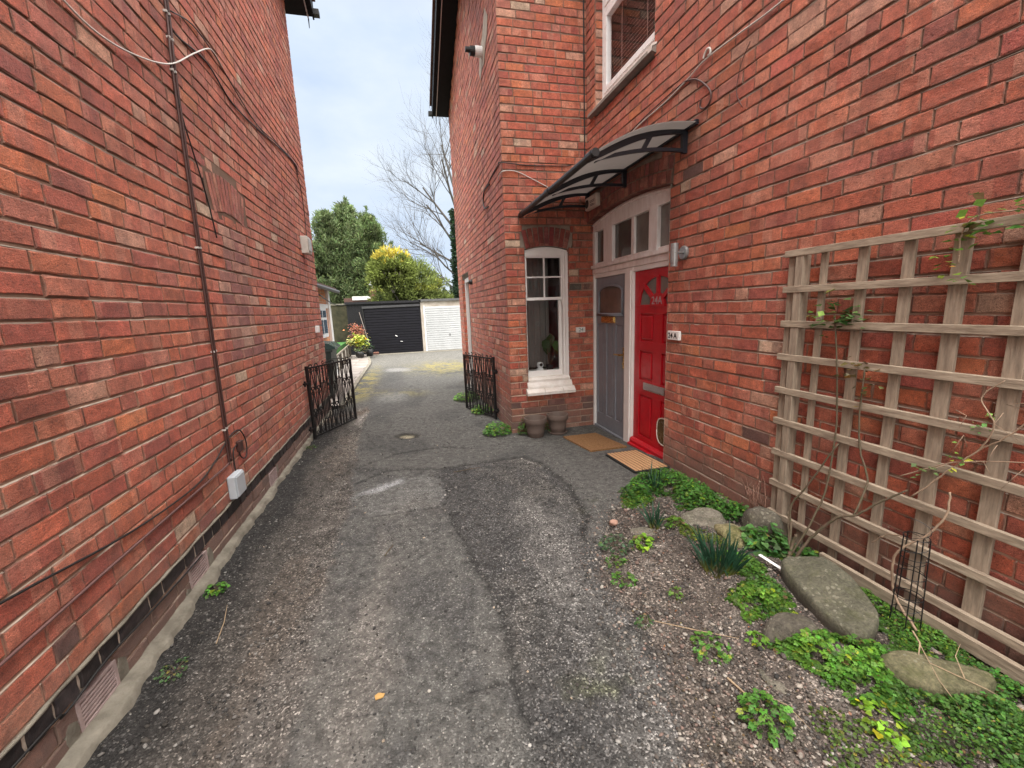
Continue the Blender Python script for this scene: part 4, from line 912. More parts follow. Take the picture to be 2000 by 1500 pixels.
lipw = line([(1.13, 4.1), (1.16, 3.9), (1.17, 3.3), (1.1, 2.75)], .05); C = lerp(C, (.26, .24, .21), lipw * ss(.52, .62, n2) * .7)
soil = np.array((.115, .092, .074)); C = lerp(C, soil, inbed * .95); C = lerp(C, (.21, .18, .15), inbed * ss(.48, .7, n2) * .55); C = lerp(C, (.045, .034, .027), inbed * ss(.5, .7, n1) * .5)
# moss: green on the bed edge, yellow on the far yard
mo = ss(.55, .72, fbm(X * 5, Y * 5, 5, 91)); C = lerp(C, (.075, .085, .022), mo * .55 * (np.exp(-((X - .75) / .3) ** 2 - ((Y - 1.25) / .22) ** 2) + np.exp(-((X - 1.25) / .12) ** 2 - ((Y - 2.95) / .2) ** 2)))
yard = ss(7.2, 8.5, Y) * ss(20, 19, Y)
C = lerp(C, (.15, .14, .118), yard * ss(12, 15, Y) * .6)
C = lerp(C, (.23, .19, .06), yard * np.clip(np.exp(-((X - 1.0) / .9) ** 2 - ((Y - 13.2) / 1.5) ** 2) * 1.2 + np.exp(-((X + 1.05) / .22) ** 2 - ((Y - 10.5) / 3) ** 2) * 1.3 + np.exp(-((X + .3) / .5) ** 2 - ((Y - 8.6) / .4) ** 2) * .6, 0, 1) * ss(.35, .6, n2) * .85)
C = lerp(C, (.24, .23, .21), yard * np.exp(-((X + .35) / .35) ** 4 - ((Y - 12.9) / .5) ** 4) * .7); C = lerp(C, (.15, .145, .13), ss(7, 7.2, Y) * np.exp(-((X + .35) / .28) ** 4 - ((Y - 8.2) / .5) ** 4) * .8)
C = lerp(C, (.02, .018, .013), ss(.16, .1, ph) * (1 - ss(.06, .03, ph)) * .8); C = lerp(C, (.3, .26, .17), ss(.09, .05, ph) * .8)
farg = ss(19.6, 21, Y) + ss(-3, -8, X) + ss(5, 9, X); C = lerp(C, (.05, .075, .025), np.clip(farg, 0, 1))
C = C * np.array((.98, 1.01, 1.07)) * (1 - .1 * inbed[:, None]); nx_, ny_ = len(gx), len(gy); idx = np.arange(nx_ * ny_).reshape(ny_, nx_)
F = np.stack([idx[:-1, :-1], idx[:-1, 1:], idx[1:, 1:], idx[1:, :-1]], -1).reshape(-1, 4)
GM = NT('worn_tarmac_and_soil'); P_ = GM.pos(); ga = GM.attr('col').outputs['Color']
vo = GM.n('ShaderNodeTexVoronoi'); vo.inputs['Scale'].default_value = 140; GM.l(P_, vo.inputs['Vector'])
sv = GM.n('ShaderNodeSeparateColor'); GM.l(vo.outputs['Color'], sv.inputs[0])
gal = GM.t.nodes[[n.name for n in GM.t.nodes if n.type == 'ATTRIBUTE'][0]].outputs['Alpha']; c_ = GM.mix(gal, ga, GM.mix(1., ga, GM.ramp(sv.outputs[0], [(0., .35), (.35, .8), (.75, 1.1), (.9, 1.8), (.985, 3.6)]), 'MULTIPLY'))
vo2 = GM.n('ShaderNodeTexVoronoi'); vo2.inputs['Scale'].default_value = 75; GM.l(P_, vo2.inputs['Vector']); sv2 = GM.n('ShaderNodeSeparateColor'); GM.l(vo2.outputs['Color'], sv2.inputs[0])
stm = GM.math('MULTIPLY', GM.math('GREATER_THAN', sv2.outputs[0], .965), GM.math('LESS_THAN', vo2.outputs['Distance'], .32))
c_ = GM.mix(GM.math('MULTIPLY', stm, .5), c_, (.26, .24, .21))
c_ = GM.mix(1., c_, GM.ramp(GM.noise(P_, 17, 5, .7), [(.3, .5), (.5, 1.), (.7, 1.45)]), 'MULTIPLY')
GM.l(c_, GM.p.inputs['Base Color']); GM.p.inputs['Roughness'].default_value = .88; GM.p.inputs['Specular IOR Level'].default_value = .3
hh = GM.math('ADD', GM.math('MULTIPLY', vo.outputs['Distance'], -.7), GM.math('ADD', GM.noise(P_, 60, 5, .7), GM.math('MULTIPLY', vo2.outputs['Distance'], -.4)))
GM.bump(hh, .9, .008)
g_ = npmesh('ground', np.stack([X, Y, Z], 1), F, GM.m, np.concatenate([C, np.clip((.5 + .45 * (coarse + left * .8 + inbed) - .2 * inslab) * (.5 + fbm(X * 5, Y * 5, 3, 101)), 0, 1)[:, None]], 1), None, True); tag(g_, kind='structure')
GZ = Z.reshape(SH)
def gz_at(x, y):
    i = np.clip(np.searchsorted(gy, y) - 1, 0, ny_ - 2); j = np.clip(np.searchsorted(gx, x) - 1, 0, nx_ - 2)
    return np.maximum(np.maximum(GZ[i, j], GZ[i + 1, j + 1]), np.maximum(GZ[i, j + 1], GZ[i + 1, j]))
def gz1(x, y): return float(gz_at(np.array([x]), np.array([y]))[0])

# loose stones: one stuff object
ico = bmesh.new(); bmesh.ops.create_icosphere(ico, subdivisions=1, radius=1); IV = np.array([v.co[:] for v in ico.verts]); IF = np.array([[v.index for v in f.verts] for f in ico.faces]); ico.free()
def stones(name, N, xr_, yr_, dens, size, cols, label, sink=.25, parent=None):
    x = rng.uniform(*xr_, N * 6); y = yr_[0] + (yr_[1] - yr_[0]) * rng.random(N * 6) ** 1.7
    p = dens(x, y); k = rng.random(len(x)) < p; x = x[k][:N]; y = y[k][:N]; n = len(x)
    s = size * np.exp(rng.normal(0, .45, n)); s = np.clip(s, .003, size * 3)
    sc = np.stack([s * rng.uniform(.8, 1.5, n), s * rng.uniform(.7, 1.2, n), s * rng.uniform(.45, .8, n)], 1)
    an = rng.uniform(0, 6.28, n); V = IV[None] * (1 + rng.normal(0, .16, (n, len(IV), 1))) * sc[:, None, :]
    ca, sa = np.cos(an)[:, None], np.sin(an)[:, None]
    W = np.stack([V[..., 0] * ca - V[..., 1] * sa, V[..., 0] * sa + V[..., 1] * ca, V[..., 2]], -1)
    W += np.stack([x, y, gz_at(x, y) + sc[:, 2] * (1 - 2 * sink) * .5], 1)[:, None]
    col = np.array(cols)[rng.integers(0, len(cols), n)] * rng.uniform(.65, 1.25, (n, 1))
    Fs = (IF[None] + (np.arange(n) * len(IV))[:, None, None]).reshape(-1, 3)
    return tag(npmesh(name, W.reshape(-1, 3), Fs, STM, np.repeat(col, len(IV), 0), parent, True), label, 'gravel', kind='stuff')
STM = M('loose_stone', (1, 1, 1), .85, .2, 60, attr=True, bump=.3, bscale=200)
def dbed(x, y):
    d = sdpoly(x, y, BED); return ss(-.2, .05, d) * (1 - .75 * ss(.15, .6, d)) * .9 * ss(3.2, 2.6, y) + .12 * ss(0, .2, d)
stones('bed_gravel', 11000, (.3, 2.3), (.45, 3.2), dbed, .0046, [(.25, .2, .17), (.33, .29, .25), (.14, .12, .105), (.36, .33, .29), (.11, .09, .08), (.22, .15, .125), (.085, .078, .072), (.06, .056, .052), (.10, .085, .07)], 'pale mixed pebbles scattered over the flower bed')
def ddrive(x, y):
    r_ = np.interp(y, [.6, 1.5, 2.4, 3.1, 4.2], [.28, .36, .3, .2, .2]); l_ = -.56
    d = sdpoly(x, y, BED); e = np.exp(-((x - 1.15) / .1) ** 2) * ss(2.3, 2.7, y) * ss(4.2, 3.9, y)
    return np.clip(ss(r_ - .04, r_ + .05, x) * .55 * ss(.02, -.1, d) * ss(4.2, 3.8, y) * (.35 + .65 * fbm(x * 3, y * 3, 3, 8)) + e * .8 + ss(l_, l_ - .06, x) * .55 * (fbm(x * 4, y * 2, 3, 9)) + .12, 0, 1)
stones('drive_gravel', 15000, (-1.24, 1.4), (.5, 6.5), ddrive, .0036, [(.07, .067, .064), (.045, .043, .042), (.10, .093, .086), (.15, .14, .13), (.25, .24, .225), (.035, .034, .033), (.065, .058, .05)], 'fine loose grit scattered over the worn drive', .3)
stones('drive_gravel', 260, (-1.2, 1.3), (.6, 7), lambda x, y: x * 0 + .6, .0034, [(.55, .53, .5), (.45, .42, .38), (.5, .4, .3)], 'sparse white chips lying on the worn drive', .3)

# ---------------------------------------------------------------- wrought iron gates
def gate(loc, ang, wd, h, label):
    root = thing('metal_gate', loc, label, 'gate', 'open iron gates at each side of the drive'); root.rotation_euler = (0, 0, ang)
    mb = MB(); P = lambda u, z, d=0.: Vector((u, d, z))
    mb.box(0, .035, -.014, .014, -.02, h + .02); mb.box(wd - .028, wd, -.012, .012, 0, h)
    for z in (0, h - .02): mb.box(.035, wd - .028, -.009, .009, z, z + .02)
    mb.build('frame', BLACKM, root)
    mb = MB()
    def bar(u0, z0, u1, z1, r=.0062): mb.tube([P(u0, z0), P(u1, z1)], r, 4)
    def curl(u, z, su, sz, R=.024):
        pts = []
        for k in range(12):
            a = math.pi * .5 + k * .42; rr = R * (1 - k * .06); pts.append(P(u + su * (R + rr * math.cos(a)) - su * R * 1.0, z + sz * (rr * math.sin(a) - R)))
        mb.tube(pts, .0045, 4)
    cols = []; u = .035; W_ = wd - .063; bw = .125 * wd; xw_ = (W_ - 2 * bw) / 3
    z0, z1 = .02, h - .02
    for i in range(5):
        w_ = xw_ if i % 2 == 0 else bw
        if i: bar(u, z0, u, z1, .008)
        if i % 2 == 0:
            nrow = 3; hh = (z1 - z0) / nrow
            for k in range(nrow):
                a, b = z0 + hh * k, z0 + hh * (k + 1)
                for j in range(2):
                    ua, ub = u + w_ * j / 2, u + w_ * (j + 1) / 2; um = (ua + ub) / 2
                    bar(ua + .006, a, um, b); bar(ub - .006, a, um, b); 
                    for su in (-1, 1):
                        curl(um, b, su, 1, w_ * .16); curl(um, b, su, -1, w_ * .16); curl(um, a + hh * .18, su, 1, w_ * .13)
                bar(u + w_ / 2, a, u + w_ / 2, b)
        else:
            for k in range(1, 4): bar(u + w_ * k / 4, z0 + .18 * h, u + w_ * k / 4, h * .74)
            bar(u, h * .74, u + w_, h * .74, .008); bar(u, z0 + .18 * h, u + w_, z0 + .18 * h, .008)
            um = u + w_ / 2
            for za, zb in ((h * .74, z1), (z0, z0 + .18 * h)):
                for su in (-1, 1):
                    bar(um + su * .006, za, um + su * .006, zb, .005)
                    curl(um + su * .01, zb, su, 1, w_ * .2); curl(um + su * .01, (za + zb) / 2, su, -1, w_ * .2); curl(um + su * .01, za + .05, su, 1, w_ * .2)
        u += w_
    mb.build('scrollwork', BLACKM, root)
    mb = MB()
    for u in (wd * .34, wd * .7):
        mb.tube([P(u, h), P(u - .012, h + .035), P(u + .012, h + .05), P(u + .02, h + .03)], .006, 5)
    mb.tube([P(wd * .34, h + .01), P(wd * .55, h + .05), P(wd * .7, h + .035)], .005, 5)
    mb.build('finial', BLACKM, root)
    for z in (h * .77, h * .12):
        mb = MB(); mb.box(-.06, .04, -.018, .018, z, z + .025); mb.tube([P(-.045, z - .02), P(-.045, z + .05)], .012, 8); mb.build('hinge', BLACKM, root)
    return root
gate((-1.25, 5.62, .015), math.atan2(.86, .42), .96, .9, 'open black scrollwork iron gate hinged to the left brick wall')
gate((1.2, 5.97, -.06), math.atan2(.87, -.33), .93, .9, 'open black scrollwork iron gate beside the right house wing')

# ---------------------------------------------------------------- pots and mats
def plant_pot(x, y, rz, label, saucer, s=1.):
    z = gz1(x, y) + .002; root = thing('plant_pot', (x, y, z), label, 'plant pot', 'brown pots below the sash window')
    mb = MB(); b = .018 if saucer else 0
    prof = [(0, b), (.092, b), (.1, b + .008), (.125, b + .17), (.127, b + .175), (.140, b + .178), (.144, b + .185), (.147, b + .238), (.145, b + .245), (.132, b + .245), (.128, b + .236), (.112, b + .06), (0, b + .055)]
    mb.lathe([(r * s, q * s) for r, q in prof], (0, 0, 0), 32); o = mb.build('pot', TERRA, root, True, 40)
    mb = MB(); mb.lathe([(0, b + .16), (.118, b + .16)], (0, 0, 0), 24); mb.build('soil', M('pot_soil', (.03, .022, .017), .95, .3, 60, bump=.6), root)
    if saucer:
        mb = MB(); mb.lathe([(0, 0), (.1, 0), (.124, .012), (.128, .032), (.12, .033), (.112, .016), (0, .014)], (0, 0, 0), 32); mb.build('saucer', TERRA, root, True, 40)
plant_pot(1.5, 4.97, 0, 'empty brown plant pot without a saucer below the sash window, left of the pair', False)
plant_pot(1.81, 5.0, 0, 'brown plant pot standing in a saucer below the sash window, right of the pair', True, .97)
def quad_mat(name, pts, label, mat, th=.016):
    zs = [gz1(*p) for p in pts]; mb = MB(); zz = max(zs) + .004
    n = 14; vs = []; 
    a, b, c, d = [Vector((p[0], p[1], z + .004)) for p, z in zip(pts, zs)]
    return a, b, c, d
# brown coir mat: corners front-left, back-left, back-right, front-right
mt = thing('door_mat', (2.03, 4.45, gz1(2.03, 4.45)), 'plain brown coir mat in front of the grey door', 'door mat')
def slabmat(x0, x1, y0, y1, z0s, th, mat, name, root, ins=0., top=False, tilt=0.):
    mb = MB(); nx, ny = 12, 16; vs = []; g = lambda u, v: Vector((x0 + (x1 - x0) * u + tilt * (v - .5), y0 + (y1 - y0) * v + .0, z0s + slope(u, v) + th))
    def slope(u, v): return (gz_s(x0 + (x1 - x0) * u, y0 + (y1 - y0) * v) - z0s)
    for j in range(ny + 1):
        for i in range(nx + 1):
            p = g(i / nx, j / ny); 
            if 0 < i < nx and 0 < j < ny: p.z += random.uniform(-.0015, .0015)
            else: p.x += random.uniform(-.002, .002); p.y += random.uniform(-.002, .002)
            vs.append(p)
    fs = [(j * (nx + 1) + i, j * (nx + 1) + i + 1, (j + 1) * (nx + 1) + i + 1, (j + 1) * (nx + 1) + i) for j in range(ny) for i in range(nx)]
    per = [i for i in range(nx + 1)] + [j * (nx + 1) + nx for j in range(1, ny + 1)] + [ny * (nx + 1) + i for i in range(nx - 1, -1, -1)] + [j * (nx + 1) for j in range(ny - 1, 0, -1)]
    o = len(vs); vs += [vs[i] - Vector((0, 0, th + .006)) for i in per]
    fs += [(per[i], o + i, o + (i + 1) % len(per), per[(i + 1) % len(per)]) for i in range(len(per))]
    mb.add(vs, fs); return keep(mb.build(name, mat), root)
def gz_s(x, y): return zg1(x, y) + .010 + .004
slabmat(1.82, 2.26, 4.06, 4.76, gz_s(2.03, 4.4), .014, COIR, 'coir_pile', mt, tilt=-.05)
mt2 = thing('door_mat', (2.1, 3.58, gz1(2.1, 3.58)), 'striped mat of pale coir strips in black rubber at the red door', 'door mat')
def rr_(x0, x1, y0, y1, r_, n=5):
    out = []
    for cx, cy, a0 in ((x1 - r_, y1 - r_, 0), (x0 + r_, y1 - r_, 90), (x0 + r_, y0 + r_, 180), (x1 - r_, y0 + r_, 270)):
        out += [(cx + r_ * math.cos(math.radians(a0 + 90 * k / n)), cy + r_ * math.sin(math.radians(a0 + 90 * k / n))) for k in range(n + 1)]
    return out
mb = MB(); Zm = zg1(2.1, 3.6) + .02
sl = (zg1(2.1, 3.9) - zg1(2.1, 3.3)) / .6
mz = lambda a, b, h: Vector((a, b, Zm + (b - 3.6) * sl + h))
mb.prism(rr_(1.93, 2.31, 3.28, 3.9, .035), -.012, .006, mz); keep(mb.build('rubber_base', RUBBER), mt2)
mb = MB()
for i in range(9):
    x0 = 1.952 + i * .0385; mb.prism([(x0, 3.305), (x0 + .027, 3.305), (x0 + .027, 3.875), (x0, 3.875)], .005, .011, mz)
keep(mb.build('coir_strips', COIRP), mt2)

# ---------------------------------------------------------------- trellis
tr = thing('trellis', (2.28, 1.25, .1), 'weathered square wooden trellis panel fixed along the right brick wall', 'trellis')
tv = [2.115, 1.915, 1.705, 1.5, 1.305, 1.09, .88, .67, .46]
for i, y in enumerate(tv):
    mb = MB(); w_ = .035 if i else .042; dz = random.uniform(-.02, .02)
    bb = .062 if i == 1 else (.045 if i % 2 == 0 else .055)
    w_ = [.042, .034, .046, .046, .058, .06, .05, .05, .045][i]
    mb.box(2.283, 2.303, y - w_ / 2 + .012, y + w_ / 2 + .012, .02, 1.825 if i else 1.80, None, .002); keep(mb.build('slat', WOODV), tr)
mb = MB(); mb.box(2.262, XR - .002, 2.035, 2.085, .0, 1.79, None, .003); keep(mb.build('post', WOODV), tr)
for z in (1.805, 1.60, 1.395, 1.19, .98, .772, .565, .36, .15):
    mb = MB(); rv_ = random.uniform(-.004, .004); mb.box(2.258, 2.2825, .3, 2.155 + random.uniform(-.006, .006), z - .019 + rv_, z + .019 + rv_, None, .002)
    keep(mb.build('rail', WOOD), tr)
mb = MB(); mb.prism([(1.72, .045), (1.72, .10), (.2, .105), (.2, .04)], 2.2, 2.225, lambda a, b, h: Vector((h, a, b))); tag(mb.build('timber_board', WOOD), 'thin timber edging board lying along the wall foot below the trellis', 'board')

# ---------------------------------------------------------------- rocks
def rock(loc, dims, rz, mat, label, seed, tilt=(0, 0), lump=.16, sub=4, flat=None):
    bm = bmesh.new(); bmesh.ops.create_icosphere(bm, subdivisions=sub, radius=1); r_ = np.random.default_rng(seed)
    pl = r_.normal(0, 1, (9, 3)); pl /= np.linalg.norm(pl, axis=1)[:, None]; dd = r_.uniform(.72, .95, 9)
    if flat: pl[0] = (0, 0, 1); dd[0] = flat
    from mathutils import noise as mn
    for v in bm.verts:
        p = np.array(v.co[:])
        for q, d_ in zip(pl, dd):
            s_ = p @ q
            if s_ > d_: p = p - q * (s_ - d_) * .92
        p = p * (1 + lump * (mn.noise(Vector(p * 1.3) + Vector((seed, 0, 0)))) + .035 * mn.noise(Vector(p * 5) + Vector((seed, 3, 0))))
        v.co = Vector(p)
    me = bpy.data.meshes.new('rock'); M4 = Matrix.Translation(Vector(loc)) @ Matrix.Rotation(math.radians(rz), 4, 'Z') @ Matrix.Rotation(math.radians(tilt[0]), 4, 'X') @ Matrix.Rotation(math.radians(tilt[1]), 4, 'Y') @ Matrix.Diagonal((*dims, 1))
    bm.to_mesh(me); bm.free(); me.transform(Matrix.Translation(-Vector(loc)) @ M4); me.polygons.foreach_set('use_smooth', [True] * len(me.polygons)); me.materials.append(mat)
    ca = me.color_attributes.new('col', 'FLOAT_COLOR', 'POINT'); ca.data.foreach_set('color', np.ones(len(me.vertices) * 4))
    o = bpy.data.objects.new('rock', me); o.location = loc; COL.objects.link(o); return tag(o, label, 'rock', 'rocks edging the flower bed')
rock((1.86, 2.28, .05), (.17, .13, .06), 10, STONEL, 'flat pale grey rock at the back of the flower bed beside a mossy one', 1, (8, -6), flat=.55)
rock((1.93, 2.07, .055), (.15, .12, .065), 50, STONEM, 'yellowish mossy rock behind the large daffodil clump', 2, (12, 8))
rock((2.14, 2.06, .1), (.06, .13, .12), 12, STONED, 'dark upright rock at the wall foot left of the trellis', 3, (10, 25))
# big sandstone slab from its outline
def slab_rock(poly, z, th, mat, label, seed, tilt=(0., 0.)):
    cx = sum(p[0] for p in poly) / len(poly); cy = sum(p[1] for p in poly) / len(poly); bm = bmesh.new(); n = 56
    P = [Vector((p[0] - cx, p[1] - cy, 0)) for p in poly]; out = []
    for i in range(len(P)):
        p0, p1, p2, p3 = P[i - 1], P[i], P[(i + 1) % len(P)], P[(i + 2) % len(P)]
        for k in range(8):
            t = k / 8; out.append(.5 * ((2 * p1) + (p2 - p0) * t + (2 * p0 - 5 * p1 + 4 * p2 - p3) * t * t + (3 * p1 - p0 - 3 * p2 + p3) * t ** 3))
    rings = []; from mathutils import noise as mn
    for sc_, dz in ((.93, -th), (1.0, -th * .6), (1.02, -th * .22), (1.0, -.014), (.975, -.003), (.94, .002), (.85, .004), (.7, .006), (.55, .009), (.4, .01), (.25, .011), (.1, .012)):
        rings.append([bm.verts.new((p.x * sc_, p.y * sc_, dz + p.x * tilt[0] + p.y * tilt[1] + .012 * mn.noise(Vector((p.x * 9 * sc_, p.y * 9 * sc_, seed))) + .008 * mn.noise(Vector((p.x * 17 * sc_, p.y * 17 * sc_, seed + 3))) + .005 * mn.noise(Vector((p.x * 30 * sc_, p.y * 30 * sc_, seed))))) for p in out])
    m = len(out)
    for a, b in zip(rings[:-1], rings[1:]):
        for i in range(m): bm.faces.new((a[i], a[(i + 1) % m], b[(i + 1) % m], b[i]))
    bm.faces.new(rings[-1])
    me = bpy.data.meshes.new('rock'); bm.to_mesh(me); bm.free(); me.polygons.foreach_set('use_smooth', [True] * len(me.polygons)); me.materials.append(mat)
    o = bpy.data.objects.new('rock', me); o.location = (cx, cy, z); COL.objects.link(o); return tag(o, label, 'rock', 'rocks edging the flower bed')
slab_rock([(1.86, 1.65), (1.93, 1.66), (2.06, 1.57), (2.03, 1.42), (1.95, 1.24), (1.84, 1.17), (1.75, 1.17), (1.735, 1.3), (1.77, 1.45), (1.81, 1.57)], .16, .16, STONE, 'large flat olive grey sandstone slab below the trellis', 4, (.12, .03))
rock((1.56, 1.30, .06), (.125, .105, .095), -20, STONED, 'rounded dark rock lying in front of the large slab', 5, (0, 0), .1, flat=.85)
rock((1.355, 1.13, .035), (.075, .12, .022), 15, STONEL, 'thin grey slate lying in the soil in front of the ferny weeds', 6, (4, 6), flat=.5)
slab_rock([(1.72, 1.05), (1.78, 1.08), (1.9, 1.03), (2.03, .9), (1.97, .86), (1.86, .88), (1.75, .94)], .125, .1, rockmat('greenish_slab_stone', (.12, .115, .06), (.20, .18, .105), .6), 'long greenish stone slab half hidden in weeds by the trellis', 7, (.04, .05))
rock((1.44, 2.32, .03), (.09, .06, .02), -30, STONEL, 'thin pale stone lying flat near the small daffodils', 8, (5, 0), flat=.5)
rock((1.6, 1.06, .045), (.08, .06, .035), 30, STONED, 'small dark rock half buried under the ferny weeds', 10, (5, 0))
rock((1.31, 2.5, .035), (.035, .028, .022), 30, M('pink_stone', (.42, .25, .19), .9, .2, 20), 'small pink stone on the far edge of the gravel', 11)
# ---------------------------------------------------------------- plants of the bed
LV = []
def leaflets(kind):
    """unit leaf in the xy plane, stem at the origin, pointing +x: (verts, quads)"""
    V = []; Q = []
    def quad(cx, cy, an, l, w_):
        d = np.array((math.cos(an), math.sin(an))); s_ = np.array((-d[1], d[0])); b = np.array((cx, cy)); o = len(V)
        for p, z in ((b, 0), (b + d * l * .55 + s_ * w_, .05), (b + d * l, -.02), (b + d * l * .55 - s_ * w_, .05)): V.append((p[0], p[1], z))
        Q.append((o, o + 1, o + 2, o + 3))
    if kind == 'fern':
        quad(.55, 0, 0, .45, .17)
        for t, an, l in ((.5, .9, .42), (.28, 1.05, .36)):
            quad(t, 0, an, l, .15); quad(t, 0, -an, l, .15)
    elif kind == 'lobed':
        quad(.3, 0, 0, .7, .3); quad(.3, 0, .85, .5, .22); quad(.3, 0, -.85, .5, .22)
    elif kind == 'small':
        quad(0, 0, 0, 1, .42)
    return np.array(V), np.array(Q)
KIND = {k: leaflets(k) for k in ('fern', 'lobed', 'small')}
def scatter_leaves(pos, size, elev, kind, col, vary=.25, roll=.35, azim=None):
    n = len(pos); V, Q = KIND[kind]; az = rng.uniform(0, 6.283, n) if azim is None else azim
    el = elev if np.ndim(elev) else np.full(n, elev); el = el + rng.normal(0, .22, n); ro = rng.normal(0, roll, n)
    d = np.stack([np.cos(az) * np.cos(el), np.sin(az) * np.cos(el), np.sin(el)], 1); s_ = np.stack([-np.sin(az), np.cos(az), 0 * az], 1); u = np.cross(d, s_)
    s2 = s_ * np.cos(ro)[:, None] + u * np.sin(ro)[:, None]; u2 = np.cross(d, s2)
    sz = (size * rng.uniform(.6, 1.3, n))[:, None, None]
    W = pos[:, None] + sz * (d[:, None] * V[None, :, :1] + s2[:, None] * V[None, :, 1:2] + u2[:, None] * V[None, :, 2:3])
    # leaf droop
    W[..., 2] -= (V[None, :, 0] ** 2) * sz[..., 0] * .25
    c = 1.3 * np.array(col) * (1 + rng.normal(0, vary, (n, 1))) * (1 + rng.normal(0, .1, (n, 3))); yl = rng.random(n) < .06; c[yl] = c[yl] * np.array((2.2, 1.25, .8)); dd = rng.random(n) < .015; c[dd] = np.array((.22, .15, .08)); c = np.clip(c, .005, 1)
    F = (Q[None] + (np.arange(n) * len(V))[:, None, None]).reshape(-1, 4)
    return W.reshape(-1, 3), F, np.repeat(c, len(V), 0)
def join(parts):
    V = []; F = []; C_ = []; o = 0
    for v, f, c in parts: V.append(v); F.append(f + o); C_.append(c); o += len(v)
    return np.concatenate(V), np.concatenate(F), np.concatenate(C_)
def patchpts(poly, n, hmax, seed=0, power=1.4):
    xs = [p[0] for p in poly]; ys = [p[1] for p in poly]
    x = rng.uniform(min(xs) - .05, max(xs) + .05, n * 4); y = rng.uniform(min(ys) - .05, max(ys) + .05, n * 4)
    d = sdpoly(x + (fbm(x * 9, y * 9, 3, seed) - .5) * .16, y, poly); k = (d > 0) & (fbm(x * 16, y * 16, 3, seed + 5) > .36); x, y, d = x[k][:n], y[k][:n], d[k][:n]
    hh = hmax * ss(0, .12, d) * (.45 + .75 * fbm(x * 10, y * 10, 3, seed + 9)); z = gz_at(x, y) + .004 + hh * rng.random(len(x)) ** (1 / power)
    return np.stack([x, y, z], 1), hh
PATCHES = [  # poly, n, height, leaf size, kind, colour
    ([(1.62, 2.95), (1.85, 3.18), (2.1, 3.26), (2.29, 3.2), (2.29, 2.35), (2.2, 2.12), (2.05, 2.2), (1.98, 2.42), (1.8, 2.5), (1.95, 2.75), (1.85, 2.82), (1.72, 2.68), (1.55, 2.68)], 4200, .11, .03, 'fern', (.052, .15, .028)),
    ([(1.5, 2.72), (1.62, 2.95), (1.85, 3.05), (1.8, 2.8), (1.66, 2.62)], 900, .04, .022, 'fern', (.10, .20, .03)),
    ([(1.95, 2.12), (2.12, 2.1), (2.25, 1.95), (2.25, 1.6), (2.08, 1.62), (2.0, 1.78), (1.9, 1.95)], 1500, .12, .032, 'fern', (.05, .14, .03)),
    ([(1.62, 1.92), (1.8, 1.92), (1.86, 1.72), (1.74, 1.5), (1.62, 1.36), (1.5, 1.5), (1.66, 1.68)], 1500, .05, .026, 'fern', (.07, .17, .03)),
    ([(1.5, 1.62), (1.7, 1.66), (1.72, 1.46), (1.62, 1.38), (1.48, 1.44)], 700, .06, .03, 'fern', (.085, .20, .03)),
    ([(1.42, 1.3), (1.62, 1.3), (1.74, 1.22), (1.84, 1.12), (1.74, .98), (1.66, .86), (1.52, 1.0), (1.48, 1.14)], 1500, .10, .036, 'fern', (.085, .215, .035)),
    ([(1.55, .95), (1.7, 1.0), (1.84, .95), (2.02, .88), (2.05, .72), (1.9, .55), (1.7, .62), (1.5, .8)], 4300, .085, .014, 'small', (.06, .14, .03)),
    ([(1.9, .95), (2.2, 1.1), (2.25, .5), (1.6, .3), (1.5, .5), (1.8, .7)], 5200, .06, .0135, 'small', (.055, .15, .03)),
    ([(1.96, 1.18), (2.03, 1.36), (2.1, 1.56), (2.22, 1.5), (2.24, 1.0), (2.02, 1.0), (1.85, 1.08)], 5200, .05, .013, 'small', (.075, .17, .03)),
    ([(1.55, 2.4), (1.75, 2.42), (1.78, 2.2), (1.85, 1.98), (1.72, 1.95), (1.64, 2.15)], 1800, .025, .012, 'small', (.11, .17, .03)),
    ([(1.28, 1.02), (1.5, .9), (1.5, .6), (1.3, .6), (1.2, .8)], 700, .02, .012, 'small', (.08, .14, .03)),
]
parts = []
for i, (poly, n, h, s_, k, c) in enumerate(PATCHES):
    if k == 'fern': n = int(n * 1.5); s_ = s_ * .8
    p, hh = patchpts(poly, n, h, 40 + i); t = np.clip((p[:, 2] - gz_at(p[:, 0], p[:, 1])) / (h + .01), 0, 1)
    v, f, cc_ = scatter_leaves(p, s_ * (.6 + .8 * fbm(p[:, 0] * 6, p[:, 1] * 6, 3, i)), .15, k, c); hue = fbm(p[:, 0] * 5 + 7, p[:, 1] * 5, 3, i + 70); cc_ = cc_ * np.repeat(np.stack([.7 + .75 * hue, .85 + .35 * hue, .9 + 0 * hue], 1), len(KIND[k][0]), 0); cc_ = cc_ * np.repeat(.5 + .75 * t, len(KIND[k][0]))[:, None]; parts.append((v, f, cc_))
v, f, c = join(parts); # dry leaf litter and stalk bits
nL = 1500; lx = rng.uniform(.8, 2.28, nL * 3); ly = rng.uniform(.4, 3.1, nL * 3); kk = sdpoly(lx, ly, BED) > .03; lx, ly = lx[kk][:nL], ly[kk][:nL]
lv_, lf_, lc_ = scatter_leaves(np.stack([lx, ly, gz_at(lx, ly) + .004], 1), .011, 0., 'small', (.11, .075, .045), .45, .5); k3 = np.tile(np.array([1, .35, 1]), (1, 1)); tag(npmesh('leaf_litter', lv_, lf_, LEAF, lc_), 'brown dry leaf crumbs scattered over the flower bed soil', 'leaf litter', kind='stuff')
tag(npmesh('ground_cover', v, f, LEAF, c), 'low green ferny weeds carpeting the flower bed along the right wall', 'ground cover', kind='stuff')

